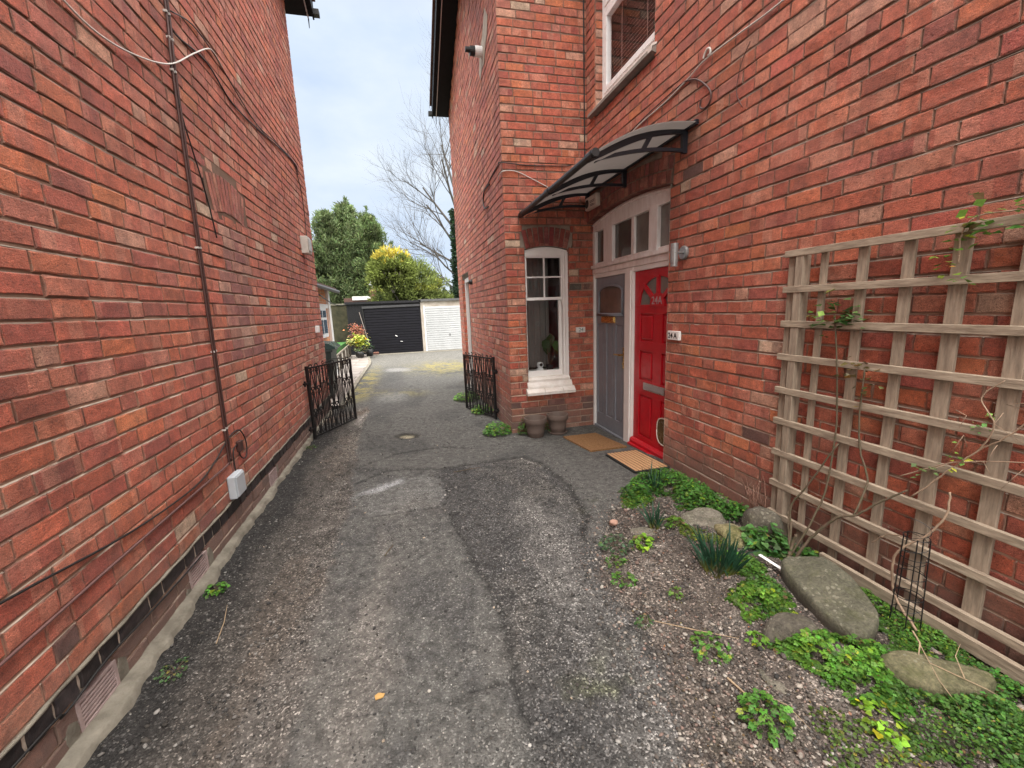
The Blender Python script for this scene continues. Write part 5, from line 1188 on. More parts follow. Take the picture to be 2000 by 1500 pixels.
def weed(x, y, r_, h, n, kind, size, col, label, name='weed', cat='weed', group='weeds growing at the edges', z=None):
    z0 = gz1(x, y) if z is None else z; root = thing(name, (x, y, z0), label, cat, group)
    a = rng.uniform(0, 6.283, n); q = np.sqrt(rng.random(n)); t = rng.random(n)
    lo = np.stack([np.cos(a) * q * r_, np.sin(a) * q * r_, h * (1 - q ** 2 * .7) * (.25 + .75 * t)], 1)
    p = lo + np.array((x, y, 0)); p[:, 2] += z0
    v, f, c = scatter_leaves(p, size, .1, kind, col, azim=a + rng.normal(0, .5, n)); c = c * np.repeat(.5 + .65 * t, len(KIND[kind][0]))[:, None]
    keep(npmesh('leaf', v, f, LEAF, c), root)
    mb = MB()
    for i in range(0, n, max(1, n // 14)): mb.tube([(x, y, z0 - .01), ((x + p[i, 0]) / 2, (y + p[i, 1]) / 2, z0 + (p[i, 2] - z0) * .7), tuple(p[i])], .0014, 3)
    keep(mb.build('stem', STEM), root); return root
WEEDS = [
    (1.2, 2.25, .10, .06, 130, 'fern', .026, (.05, .10, .045), 'dull grey green weed nearest the drive, left of a bright one'),
    (1.36, 2.2, .055, .045, 60, 'lobed', .036, (.15, .29, .025), 'bright lime green weed right of the dull one at the bed edge'),
    (1.115, 2.1, .05, .04, 50, 'fern', .026, (.075, .17, .03), 'small green weed on the gravel below the dull grey green weed'),
    (1.07, 1.92, .06, .04, 70, 'fern', .026, (.09, .20, .03), 'green weed sprawling on the gravel near the dark drive edge'),
    (1.66, 2.28, .05, .05, 60, 'lobed', .03, (.10, .22, .03), 'bright weed beside the flat pale grey rock'),
    (1.2, 1.37, .075, .05, 90, 'fern', .028, (.085, .20, .03), 'green weed in bare soil left of the rounded dark rock'),
    (1.16, 1.04, .075, .075, 130, 'fern', .032, (.075, .19, .03), 'leafy green weed low in the foreground soil'),
    (1.40, 1.32, .035, .04, 34, 'lobed', .026, (.11, .24, .03), 'tiny bright weed left of the rounded dark rock'),
    (1.5, .90, .07, .035, 60, 'lobed', .032, (.16, .30, .025), 'yellow green weed in front of the ferny carpet'),
    (1.27, 1.72, .035, .03, 30, 'fern', .022, (.10, .19, .03), 'tiny weed alone in the middle of the gravel'),
    (1.02, 1.62, .035, .03, 34, 'fern', .022, (.06, .12, .04), 'dull little weed on the gravel edge below the sprawling weed'),
    (-1.2, 2.57, .05, .035, 50, 'lobed', .03, (.08, .20, .03), 'small green weed against the left concrete kerb'),
    (-1.14, 1.98, .06, .022, 50, 'fern', .018, (.06, .12, .04), 'scrappy weed at the left kerb nearer the camera'),
    (-1.22, 5.3, .06, .03, 50, 'fern', .022, (.07, .13, .03), 'scrappy weed at the foot of the left iron gate'),
    (1.06, 5.28, .17, .17, 520, 'fern', .04, (.075, .19, .03), 'bushy green weed at the foot of the wing corner'),
    (.98, 7.6, .22, .17, 520, 'fern', .045, (.10, .21, .035), 'bushy green weed behind the right iron gate'),
    (1.08, 6.5, .16, .15, 300, 'fern', .045, (.085, .19, .03), 'green weed growing through the foot of the right iron gate'),
    (1.42, 5.12, .1, .24, 160, 'fern', .036, (.06, .14, .03), 'green weed behind the two brown pots'),
    (1.65, 5.13, .08, .2, 120, 'fern', .036, (.055, .13, .03), 'green weed between the two brown pots'),
]
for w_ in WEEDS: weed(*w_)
weed(2.03, 1.93, .12, .15, 110, 'lobed', .055, (.07, .16, .045), 'broad leaved grey green plant at the foot of the rose stems', 'garden_plant', 'plant', 'plants in the flower bed')

def daffodil(x, y, n, h, rad, label):
    z = gz1(x, y) - .01; root = thing('daffodil_plant', (x, y, z), label, 'daffodils', 'daffodil clumps in the flower bed'); V = []; F = []; C_ = []
    for i in range(n):
        a = rng.uniform(0, 6.283); q = rad * math.sqrt(rng.random()); bx_, by_ = x + q * math.cos(a), y + q * math.sin(a); hh = h * rng.uniform(.6, 1.1); le = rng.uniform(.05, .38) * (1 + .6 * q / rad); az = a + rng.normal(0, .6)
        bend = rng.uniform(0, .5) if rng.random() < .8 else rng.uniform(1.2, 2.2); w_ = rng.uniform(.0045, .0075); ph = rng.uniform(0, 3.14); cp, sp_ = math.cos(ph) * w_, math.sin(ph) * w_
        o = len(V); m = 7; px_, pz, an = 0., 0., le; base = np.array((.02, .065, .035)) * rng.uniform(.7, 1.35)
        for k in range(m):
            t = k / (m - 1); ww = (1 - t ** 4) * (.75 + .25 * t)
            cx, cy, cz = bx_ + px_ * math.cos(az), by_ + px_ * math.sin(az), z + pz
            V += [(cx - cp * ww, cy - sp_ * ww, cz), (cx + cp * ww, cy + sp_ * ww, cz)]
            yl = max(0, 1 - t * 3.3); c = base * (1 - yl) + np.array((.22, .20, .03)) * yl * .8; C_ += [c, c]
            an += bend / m * t * 1.6; st = hh / (m - 1); px_ += math.sin(an) * st; pz += math.cos(an) * st
        F += [(o + 2 * k, o + 2 * k + 1, o + 2 * k + 3, o + 2 * k + 2) for k in range(m - 1)]
    keep(npmesh('leaf', np.array(V), np.array(F), BLADE, np.array(C_)), root)
    st = MB(); st.tube([(x, y, z - .02), (x, y, z + .02)], rad * .4, 8); keep(st.build('bulb_neck', STEM), root)
daffodil(1.58, 1.80, 95, .25, .085, 'large dense clump of daffodil leaves in the middle of the bed')
daffodil(1.53, 2.33, 26, .2, .03, 'thin clump of daffodil leaves beside the pale flat stone')
daffodil(1.90, 2.92, 24, .24, .04, 'daffodil leaves standing in the green weeds by the striped mat')

# climbing rose canes on the trellis
def cane(mb, pts, r0, r1, n=6):
    P = [Vector(p) for p in pts]; out = []
    for i in range(len(P) - 1):
        p0, p1, p2, p3 = P[max(i - 1, 0)], P[i], P[i + 1], P[min(i + 2, len(P) - 1)]
        for k in range(6):
            t = k / 6; q = .5 * ((2 * p1) + (p2 - p0) * t + (2 * p0 - 5 * p1 + 4 * p2 - p3) * t * t + (3 * p1 - p0 - 3 * p2 + p3) * t ** 3); out.append(q + Vector([random.gauss(0, .0012) for _ in range(3)]))
    out.append(P[-1]); m = len(out); mb.tube(out, [r0 + (r1 - r0) * i / (m - 1) for i in range(m)], n)
    for i in range(2, m - 1, 3):
        d = Vector((random.gauss(0, 1), random.gauss(0, 1), random.gauss(0, .5))).normalized(); r_ = r0 + (r1 - r0) * i / m
        mb.tube([out[i] + d * r_ * .8, out[i] + d * (r_ + .006) - Vector((0, 0, .002))], [.0018, .0003], 4)
def spray(c, n, sp_, size, col, kind='small', drop=0.):
    p = np.array(c) + rng.normal(0, 1, (n, 3)) * np.array(sp_); return scatter_leaves(p, size, .1, kind, col, .3)
rose = thing('climbing_rose', (2.05, 1.8, .05), 'thorny rose canes rising in front of the trellis from beside the large slab', 'rose bush')
mb = MB(); random.seed(12); zb = gz1(2.05, 1.8)
cane(mb, [(2.02, 1.76, zb - .01), (2.12, 1.84, .18), (2.14, 1.87, .33), (2.16, 1.8, .48), (2.19, 1.67, .77)], .0075, .004)
cane(mb, [(2.03, 1.74, zb - .01), (2.1, 1.7, .22), (2.14, 1.6, .385), (2.16, 1.52, .44), (2.19, 1.45, .53), (2.22, 1.35, .64)], .008, .004)
cane(mb, [(2.16, 1.53, .43), (2.24, 1.54, .6), (2.25, 1.6, .75), (2.25, 1.62, .9), (2.26, 1.63, 1.18)], .0055, .004)
cane(mb, [(2.05, 1.78, zb), (2.2, 1.74, .4), (2.255, 1.74, .79), (2.25, 1.77, 1.2), (2.24, 1.8, 1.45)], .006, .004)
cane(mb, [(2.02, 1.76, zb), (2.08, 1.79, .12), (2.09, 1.78, .2)], .012, .008)
cane(mb, [(2.08, 1.8, zb), (2.1, 1.84, .2), (2.11, 1.86, .3)], .004, .003)
keep(mb.build('cane', STEM, None, True), rose)
for v, f, c in [spray((2.25, 1.8, 1.47), 34, (.02, .055, .05), .05, (.055, .115, .03)), spray((2.24, 1.86, 1.44), 16, (.02, .05, .035), .04, (.10, .18, .04)), spray((2.25, 1.68, 1.43), 14, (.02, .04, .03), .038, (.07, .12, .035)), spray((2.24, 1.66, 1.17), 22, (.02, .05, .035), .035, (.10, .075, .03)), spray((2.25, 1.61, 1.08), 16, (.015, .03, .04), .03, (.09, .10, .035))]: keep(npmesh('leaf', v, f, LEAF, c), rose)
rose2 = thing('climbing_plant', (2.24, 1.2, .1), 'pale bare climbing stems with young leaf tufts on the right part of the trellis', 'climber')
mb = MB(); random.seed(15)
cane(mb, [(2.08, 1.16, .08), (2.1, 1.27, .17), (2.09, 1.29, .32), (2.1, 1.27, .41), (2.13, 1.2, .51), (2.15, 1.16, .62), (2.16, 1.165, .72)], .006, .004)
cane(mb, [(2.12, 1.24, .46), (2.16, 1.36, .42), (2.17, 1.44, .33)], .0035, .002)
cane(mb, [(2.2, 1.32, .62), (2.22, 1.22, .78), (2.24, 1.14, .9), (2.24, 1.05, 1.0), (2.25, .95, 1.2)], .0035, .0025)
cane(mb, [(2.2, 1.38, .7), (2.22, 1.2, .83), (2.23, 1.0, .9), (2.23, .85, .93)], .0028, .002)
cane(mb, [(2.24, 1.14, .9), (2.23, 1.1, 1.02), (2.245, 1.16, 1.12), (2.25, 1.1, 1.2)], .003, .002)
for i in range(9):
    a = Vector((2.23, 1.1 + random.uniform(-.12, .15), .9 + random.uniform(-.2, .25))); mb.tube([a, a + Vector((-.02, random.uniform(-.05, .05), random.uniform(-.08, .06))), a + Vector((-.03, random.uniform(-.09, .09), random.uniform(-.12, .06)))], [.0018, .0014, .0008], 4)
cane(mb, [(2.25, 1.3, 1.66), (2.24, 1.3, 1.78), (2.235, 1.25, 1.84), (2.235, 1.1, 1.84), (2.24, .9, 1.9)], .0035, .002)
keep(mb.build('stem', M('pale_stem', (.30, .21, .145), .8, .25, 30), None, True), rose2)
for v, f, c in [spray((2.235, 1.27, 1.79), 26, (.015, .045, .05), .042, (.11, .2, .035)), spray((2.235, 1.17, 1.79), 14, (.015, .05, .02), .042, (.07, .16, .03)), spray((2.23, 1.35, 1.66), 9, (.01, .025, .02), .03, (.18, .25, .04)), spray((2.23, 1.29, 1.6), 8, (.01, .03, .015), .032, (.10, .2, .035)), spray((2.23, 1.14, 1.85), 8, (.01, .05, .01), .03, (.10, .19, .035)), spray((2.23, 1.2, .84), 14, (.015, .03, .025), .024, (.10, .19, .04)), spray((2.22, 1.3, .76), 10, (.015, .025, .02), .024, (.09, .16, .05)), spray((2.24, 1.16, 1.0), 8, (.01, .02, .02), .02, (.09, .17, .05)), spray((2.24, 1.12, 1.05), 6, (.01, .02, .02), .02, (.11, .18, .05))]: keep(npmesh('leaf', v, f, LEAF, c), rose2)
sh = thing('bare_shrub', (2.2, 2.17, .1), 'leafless red brown shrub stump at the wall foot left of the trellis', 'shrub'); mb = MB(); random.seed(3)
for k in range(9):
    a = Vector((2.2 + random.uniform(-.03, .03), 2.16 + random.uniform(-.03, .03), .06)); b = a + Vector((random.uniform(-.06, .04), random.uniform(-.05, .14), random.uniform(.16, .32))); mb.tube([a, a.lerp(b, .5) + Vector((random.gauss(0, .015), random.gauss(0, .015), 0)), b], [.006, .0035, .0015], 5)
    for q in range(3):
        t = random.uniform(.4, .95); s_ = a.lerp(b, t); mb.tube([s_, s_ + Vector((random.gauss(0, .03), random.gauss(0, .04), random.uniform(.02, .08)))], [.0022, .0008], 4)
keep(mb.build('stem', M('red_brown_twig', (.20, .105, .075), .8, .3, 30), None, True), sh)
# black wire plant support
ob = thing('plant_support', (2.1, 1.22, gz1(2.1, 1.22)), 'slim black wire obelisk standing in the bed by the trellis', 'plant support'); mb = MB(); zo = gz1(2.1, 1.22)
for k in range(5):
    a = 2 * math.pi * k / 5; mb.tube([(2.1 + .055 * math.cos(a), 1.22 + .055 * math.sin(a), zo - .03), (2.1 + .045 * math.cos(a), 1.22 + .045 * math.sin(a), zo + .46)], .0025, 4)
keep(mb.build('upright', BLACKM), ob); mb = MB()
for z in (.08, .17, .27, .36, .455):
    r_ = .055 - .022 * z; mb.tube([(2.1 + r_ * math.cos(a), 1.22 + r_ * math.sin(a), zo + z) for a in np.linspace(0, 2 * math.pi, 17)], .002, 4)
    mb.tube([(2.1 + r_ * math.cos(a + z * 20), 1.22 + r_ * math.sin(a + z * 20), zo + z + .09 * a / 6.3) for a in np.linspace(0, 6.28, 13)], .0013, 4)
keep(mb.build('ring', BLACKM), ob)
mb = MB(); Mx = Matrix.Translation((1.86, 1.71, gz1(1.86, 1.71) + .035)) @ Matrix.Rotation(math.radians(-78), 4, 'Z') @ Matrix.Rotation(.12, 4, 'Y'); mb.box(-.075, .06, -.010, .010, -.001, .001, Mx); mb.prism([(.06, -.010), (.08, 0), (.06, .010)], -.001, .001, lambda a, b, h: Mx @ Vector((a, b, h)))
tag(mb.build('plant_label', UPVC), 'blank white plastic plant label lying beside the large slab', 'plant label')
# straw and twigs
random.seed(44)
for i, (p, q, w_) in enumerate((((1.95, 1.1, .16), (1.72, .72, .08), .0022), ((1.95, 1.1, .16), (1.86, 1.02, .13), .004), ((1.86, .98, .14), (2.0, .72, .1), .002), ((1.06, 1.6, .02), (1.33, 1.36, .03), .003), ((1.72, 1.5, .05), (1.6, 1.62, .05), .0035), ((1.2, 1.15, .02), (1.26, .95, .03), .0022), ((1.9, .9, .14), (2.05, 1.0, .16), .002), ((1.15, 1.22, .02), (1.19, 1.11, .025), .005), ((.34, 3.95, -.03), (.62, 4.02, -.035), .004), ((-.25, 2.6, .012), (-.2, 2.72, .012), .004), ((-1.02, 2.1, .0), (-1.08, 2.4, .0), .003))):
    m_ = Vector(p).lerp(Vector(q), .5) + Vector((random.gauss(0, .02), random.gauss(0, .02), .01))
    mb = MB(); zz = [gz1(a[0], a[1]) + .004 for a in (p, m_, q)]; pts = [Vector((a[0], a[1], max(a[2], z) if i < 3 or i == 6 else z + .003)) for a, z in zip((p, m_, q), zz)]
    mb.tube(pts, [w_, w_ * .8, w_ * .4], 5); tag(mb.build('twig', TWIG if i not in (8, 9) else STEM), ['long pale straw bent over the greenish slab', 'pale dry leaf blade beside the wire obelisk', 'short straw near the greenish slab', 'brown twig on the gravel of the bed', 'pale stick between daffodils and large slab', 'thin twig beside the foreground weed', 'thin straw behind the greenish slab', 'pale curled dry leaf on the foreground soil', 'dark twig on the drive before the doors', 'short dark twig in the middle of the drive', 'thin dry stem by the left kerb'][i], 'twig', 'twigs and straw on the ground')
mb = MB(); mb.prism([(-.24, 1.55), (-.21, 1.555), (-.205, 1.57), (-.23, 1.58), (-.245, 1.57)], gz1(-.23, 1.56) + .002, gz1(-.23, 1.56) + .006, lambda a, b, h: Vector((a, b, h))); tag(mb.build('dead_leaf', M('yellow_leaf', (.45, .27, .09), .7, .2, 60)), 'yellow brown dead leaf on the near drive', 'leaf')
# ---------------------------------------------------------------- far yard
GYD = 19.5; gb = zg1(0, GYD)
def frontbox(mb, x0, x1, y0, y1, z0, z1, b=0.): mb.box(x0, x1, y0, y1, z0, z1, None, b)
BLK = M('black_stained_timber', (.007, .007, .010), .8, .35, 5, bump=.3, bscale=20, stretch=(8, 8, .6))
def garage(x0, x1, dx0, dx1, dz, top, doorm, wallm, label, slats, boards=None):
    root = thing('garage', ((x0 + x1) / 2, GYD, gb), label, 'garage')
    mb = MB(); fn = lambda a, b, h: Vector((a, h, b))
    frontbox(mb, x0, dx0, GYD, GYD + .12, gb - .1, top - .1); frontbox(mb, dx1, x1, GYD, GYD + .12, gb - .1, top - .1); frontbox(mb, dx0, dx1, GYD + .002, GYD + .12, dz, top - .1)
    frontbox(mb, x0, x0 + .1, GYD + .12, GYD + 5, gb - .1, top - .12); frontbox(mb, x1 - .1, x1, GYD + .12, GYD + 5, gb - .1, top - .12)
    keep(mb.build('wall', wallm), root)
    mb = MB(); mb.prism([(x0 - .06, top - .1), (x1 + .05, top - .1), (x1 + .05, top), (x0 - .06, top)], GYD - .09, GYD + 5.1, fn); keep(mb.build('roof', M('felt_roof_edge', (.10, .10, .10), .8, .3, 5) if doorm is not BLKDOOR else BLK), root)
    d = MB(); frontbox(d, dx0, dx1, GYD - .02, GYD + .03, gb + .01, dz); dr = keep(d.build('door', doorm), root)
    mb = MB(); n = slats; h = (dz - gb - .04) / n
    for i in range(n):
        z = gb + .02 + i * h; mb.prism([(GYD - .021, z + .004), (GYD - .045, z + .012), (GYD - .045, z + h - .022), (GYD - .021, z + h - .006)], dx0 + .012, dx1 - .012, lambda a, b, hh: Vector((hh, a, b)))
    keep(mb.build('slat_panel', doorm), dr)
    return root, dr
BLKDOOR = M('black_garage_door', (.007, .007, .011), .7, .5, 3, spec=.25, stretch=(1, 1, 6)); WHTDOOR = M('white_garage_door', (.42, .435, .445), .5, .08, 1.2, col2=(.49, .505, .52), stretch=(1.5, 1.5, .5))
g1, d1 = garage(-2.42, .66, -1.72, .62, 1.74, 2.06, BLKDOOR, BLK, 'black timber garage with a black ribbed door at the end of the drive', 17)
mb = MB(); mb.prism([(-1.8, 1.76), (.66, 1.8), (.66, 1.89), (-1.8, 1.86)], GYD - .07, GYD - .003, lambda a, b, h: Vector((a, h, b))); keep(mb.build('fascia', M('dull_black_fascia', (.045, .045, .05), .55, .2, 4)), g1)
mb = MB(); mb.tube([(-1.78, GYD - .06, 1.74), (-1.72, GYD - .06, .9), (-1.74, GYD - .06, gb)], .02, 6); keep(mb.build('downpipe', BLACKP), g1)
mb = MB()
for i in range(11):
    x = -2.42 + .062 * i; frontbox(mb, x, x + .052, GYD - .03 + .008 * (i % 2), GYD - .001, gb, 2.0)
keep(mb.build('cladding', BLK), g1)
mb = MB(); mb.tube([(-.5, GYD - .06, .55), (-.42, GYD - .06, .5)], .02, 6); mb.tube([(-.3, GYD - .06, .28), (-.2, GYD - .06, .27)], .012, 6); keep(mb.build('handle', STEEL), d1)
g2, d2 = garage(.68, 3.2, .86, 2.98, 1.76, 2.09, WHTDOOR, M('pale_rendered_garage', (.34, .29, .24), .85, .25, 3, col2=(.5, .46, .41), bump=.3), 'pale garage with a white ribbed door beside the black garage', 20)
mb = MB(); frontbox(mb, .80, .86, GYD - .05, GYD - .001, gb, 1.8); frontbox(mb, 2.98, 3.04, GYD - .05, GYD - .001, gb, 1.8); keep(mb.build('door_frame', WHITE), g2)
mb = MB(); frontbox(mb, 1.9, 1.93, GYD - .08, GYD - .045, .42, .52); keep(mb.build('handle', BLACKP), d2)
mb = MB(); frontbox(mb, -1.9, 4, GYD - .5, GYD + .1, gb - .1, gb + .012, .005); tag(mb.build('concrete_apron', CONC), kind='structure')
# broom leaning on the black garage
br = thing('broom', (-1.5, 19.1, gb), 'long handled broom leaning against the black garage', 'broom')
mb = MB(); mb.tube([(-1.92, 19.42, 1.62), (-1.52, 19.05, gb + .12)], .013, 6); keep(mb.build('handle', M('pale_broom_handle', (.26, .22, .2), .6, .15, 9)), br)
mb = MB(); mb.box(-.26, .26, -.035, .035, 0, .05, Matrix.Translation((-1.5, 19.03, gb + .09))); keep(mb.build('head', M('broom_head_wood', (.30, .14, .10), .8, .2, 9)), br); mb = MB()
for i in range(40): x = -1.75 + .0128 * i; mb.tube([(x, 19.03 + random.uniform(-.03, .03), gb + .1), (x + random.gauss(0, .012), 19.03 + random.uniform(-.05, .05), gb + .01)], .006, 4)
keep(mb.build('bristles', M('red_bristles', (.22, .10, .09), .9, .3, 40)), br)

# raised patio with paving slabs
PAVE = NT('patio_paving'); P_ = PAVE.pos(); bk = PAVE.n('ShaderNodeTexBrick'); bk.inputs['Scale'].default_value = 1.; bk.inputs['Brick Width'].default_value = .9; bk.inputs['Row Height'].default_value = .6; bk.inputs['Mortar Size'].default_value = .012
PAVE.l(P_, bk.inputs['Vector']); bk.inputs['Color1'].default_value = (.22, .19, .17, 1); bk.inputs['Color2'].default_value = (.28, .25, .23, 1); bk.inputs['Mortar'].default_value = (.12, .1, .085, 1)
PAVE.l(PAVE.mix(1., bk.outputs['Color'], PAVE.ramp(PAVE.noise(P_, 3, 5), [(.3, .7), (.7, 1.25)]), 'MULTIPLY'), PAVE.p.inputs['Base Color']); PAVE.p.inputs['Roughness'].default_value = .85
mb = MB(); zt = lambda y: zg1(-1.5, y) + .055; prev = None
for a, b in zip(np.linspace(7.4, 19.2, 13)[:-1], np.linspace(7.4, 19.2, 13)[1:]):
    kx = lambda y: -1.2 - .02 * (y - 7) - .25 * float(ss(15, 19, y))
    mb.add([Vector(p) for p in ((-6, a, zt(a)), (kx(a), a, zt(a)), (kx(b), b, zt(b)), (-6, b, zt(b)), (kx(a), a, zt(a) - .1), (kx(b), b, zt(b) - .1))], [(0, 1, 2, 3), (1, 4, 5, 2)])
tag(mb.build('patio', PAVE.m), kind='structure')
mb = MB()
for a, b in zip(np.linspace(7.4, 19.0, 14)[:-1], np.linspace(7.4, 19.0, 14)[1:]):
    M_ = Matrix.Identity(4); mb.prism([(kx(a) + .005, a + .006), (kx(a) + .085, a + .006), (kx(b) + .085, b - .006), (kx(b) + .005, b - .006)], zt(b) - .12, zt((a + b) / 2) + .006 + random.uniform(-.004, .004), lambda p, q, h: Vector((p, q, h)))
tag(mb.build('kerb', CONC), kind='structure')

# orange brick extension on the left
ex = thing('brick_extension', (-4, 11, 0), 'small orange brick extension with white window and corner trim beyond the left house', 'building'); XE = -1.95
ORB = NT('orange_brick'); P_ = ORB.pos(); mp = ORB.n('ShaderNodeMapping'); mp.inputs['Rotation'].default_value = (math.pi / 2, 0, math.pi / 2); ORB.l(P_, mp.inputs['Vector'])
sx = ORB.n('ShaderNodeSeparateXYZ'); ORB.l(P_, sx.inputs[0]); cx = ORB.n('ShaderNodeCombineXYZ'); ORB.l(ORB.math('ADD', sx.outputs[1], sx.outputs[0]), cx.inputs[0]); ORB.l(sx.outputs[2], cx.inputs[1])
bk = ORB.n('ShaderNodeTexBrick'); bk.inputs['Scale'].default_value = 1.; bk.inputs['Brick Width'].default_value = .225; bk.inputs['Row Height'].default_value = .075; bk.inputs['Mortar Size'].default_value = .007; bk.inputs['Color1'].default_value = (.66, .27, .11, 1); bk.inputs['Color2'].default_value = (.55, .2, .09, 1); bk.inputs['Mortar'].default_value = (.45, .33, .24, 1)
ORB.l(cx.outputs[0], bk.inputs['Vector']); ORB.l(ORB.mix(1., bk.outputs['Color'], ORB.ramp(ORB.noise(P_, 9, 5), [(.3, .75), (.7, 1.2)]), 'MULTIPLY'), ORB.p.inputs['Base Color']); ORB.p.inputs['Roughness'].default_value = .85
mb = MB(); mb.box(-6, XE, 8.6, 12.05, -.3, 2.2); keep(mb.build('wall', ORB.m), ex)
mb = MB(); mb.box(XE + .001, XE + .06, 11.80, 12.08, -.2, 2.2); mb.box(XE + .001, XE + .04, 8.6, 11.8, 1.72, 1.82); keep(mb.build('trim', WHITE), ex)
mb = MB(); mb.box(XE + .001, XE + .05, 10.3, 11.4, 1.02, 1.72, None, .004); wn_ = keep(mb.build('window', UPVC), ex)
mb = MB()
for a, b in ((10.38, 10.82), (10.9, 11.32)):
    mb.box(XE + .051, XE + .055, a, b, 1.12, 1.44); mb.box(XE + .051, XE + .055, a, b, 1.5, 1.66)
keep(mb.build('pane', M('pale_blue_reflecting_pane', (.10, .15, .2), .1, .3, 3, coat=.4)), wn_)
mb = MB(); mb.prism([(XE + .22, 2.16), (XE + .22, 2.24), (-6, 3.6), (-6, 3.4)], 8.4, 12.25, lambda a, b, h: Vector((a, h, b))); keep(mb.build('roof', TILE), ex)
mb = MB(); mb.tube([(XE + .26, 8.4, 2.15), (XE + .26, 12.25, 2.15)], .045, 8); keep(mb.build('gutter', M('grey_gutter', (.10, .10, .105), .6, .2, 4)), ex)
cable('washing_line', [(-1.35, 7.5, 1.9), (-1.9, 13, 1.83), (-2.42, 19.4, 1.95)], .012, BLACKP, 'dark line stretched from the left house to the black garage')
# wheelie bin
wb = thing('wheelie_bin', (-1.62, 8.35, zg1(-1.5, 8.3)), 'dark green wheelie bin behind the left iron gate', 'bin'); zb = zt(8.35)
mb = MB(); a0 = .23; a1 = .285
mb.add([Vector((-1.62 + x * s_, 8.35 + y * s_ * 1.1, zb + z)) for z, s_ in ((.06, a0), (.9, a1)) for x, y in ((-1, -1), (1, -1), (1, 1), (-1, 1))], [(3, 2, 1, 0), (4, 5, 6, 7), (0, 1, 5, 4), (1, 2, 6, 5), (2, 3, 7, 6), (3, 0, 4, 7)]); mb.box(-1.62 - .31, -1.62 + .31, 8.35 - .335, 8.35 + .335, zb + .86, zb + .91, None, .008); mb.box(-1.46, -1.4, 8.35 - .31, 8.35 + .3, zb + .5, zb + .87, None, .01)
GB = M('dark_green_bin', (.005, .010, .009), .45, .2, 6, bump=.1); keep(mb.build('body', GB), wb)
mb = MB(); mb.prism([(-.33, .0), (.36, .0), (.36, .03), (.26, .1), (.1, .12), (-.33, .09)], -.33, .33, lambda a, b, h: Vector((-1.62 + a, 8.35 + h, zb + .915 + b))); keep(mb.build('lid', M('teal_grey_bin_lid', (.018, .036, .035), .25, .2, 6)), wb)
for y in (8.08, 8.62):
    mb = MB(); mb.lathe([(0, .03), (.1, .03), (.1, -.03), (0, -.03)], (0, 0, 0), 18, Matrix.Translation((-1.82, y, zb + .1)) @ Matrix.Rotation(math.pi / 2, 4, 'X')); keep(mb.build('wheel', RUBBER), wb)
# low pale fence along the patio
fe = thing('low_fence', (-2.1, 15, 0), 'low pale board fence between patio path and lawn', 'fence')
mb = MB(); A, B = Vector((-1.98, 12.2, 0)), Vector((-2.42, 18.6, 0)); dr_ = (B - A).normalized(); L_ = (B - A).length
for i in range(15):
    p = A.lerp(B, (i + .5) / 15); 
    w_ = .125 if i % 3 else .2; h_ = zt(p.y); M_ = Matrix.Translation(p) @ Matrix.Rotation(math.atan2(dr_.y, dr_.x), 4, 'Z'); mb.box(-w_, w_, -.012, .012, h_ + .05, h_ + .44, M_)
keep(mb.build('board', M('pale_fence_board', (.50, .46, .40), .8, .15, 5)), fe)
mb = MB(); M_ = None
mb.tube([(A.x + .03, A.y, zt(A.y) + .47), (B.x + .03, B.y, zt(B.y) + .47)], .03, 4); mb.tube([(A.x + .03, A.y, zt(A.y) + .06), (B.x + .03, B.y, zt(B.y) + .06)], .03, 4); keep(mb.build('rail', M('brown_fence_rail', (.16, .13, .10), .8, .2, 6)), fe)
for i in range(5):
    p = A.lerp(B, i / 4); mb = MB(); mb.box(p.x + .02, p.x + .09, p.y - .035, p.y + .035, zt(p.y), zt(p.y) + .48); keep(mb.build('post', M('dark_fence_post', (.09, .075, .06), .8, .2, 6)), fe)
# lawn, back wall, urn, trough
mb = MB(); mb.add([Vector(p) for p in ((-9, 14.0, .34), (-2.42, 13.2, .34), (-2.6, 19.8, .36), (-9, 19.8, .36), (-9, 14, -.3), (-2.42, 13.2, -.3), (-2.6, 19.8, -.3))], [(0, 1, 2, 3), (0, 4, 5, 1), (1, 5, 6, 2)])
tag(mb.build('lawn', M('short_lawn', (.035, .13, .022), .95, .3, 3, bump=.8, bscale=80)), kind='structure')
mb = MB(); mb.box(-12, -2.45, 20.0, 20.3, -.3, 1.95); gw = tag(mb.build('garden_wall', M('mossy_old_brick', (.022, .024, .012), .95, .3, 3, col2=(.07, .06, .035), bump=.6, bscale=15)), 'old mossy brick wall at the back of the lawn', 'wall')
mb = MB(); mb.box(-12, -2.45, 19.96, 20.34, 1.951, 2.02); keep(mb.build('coping', CONC), gw)
mb = MB(); mb.lathe([(0, 0), (.2, 0), (.2, .05), (.13, .1), (.12, .34), (.19, .42), (.21, .5), (.16, .5), (0, .44)], (-3.3, 19.0, .36), 16); tag(mb.build('garden_urn', M('white_stone_urn', (.62, .60, .56), .8, .1, 9), None, True), 'white stone urn standing on the lawn', 'urn')
mb = MB(); mb.box(-3.2, -2.65, 14.4, 14.7, .34, .55, None, .01); tag(mb.build('planter_trough', M('dark_trough', (.02, .02, .02), .7, .2, 7)), 'low black trough at the near edge of the lawn', 'planter')
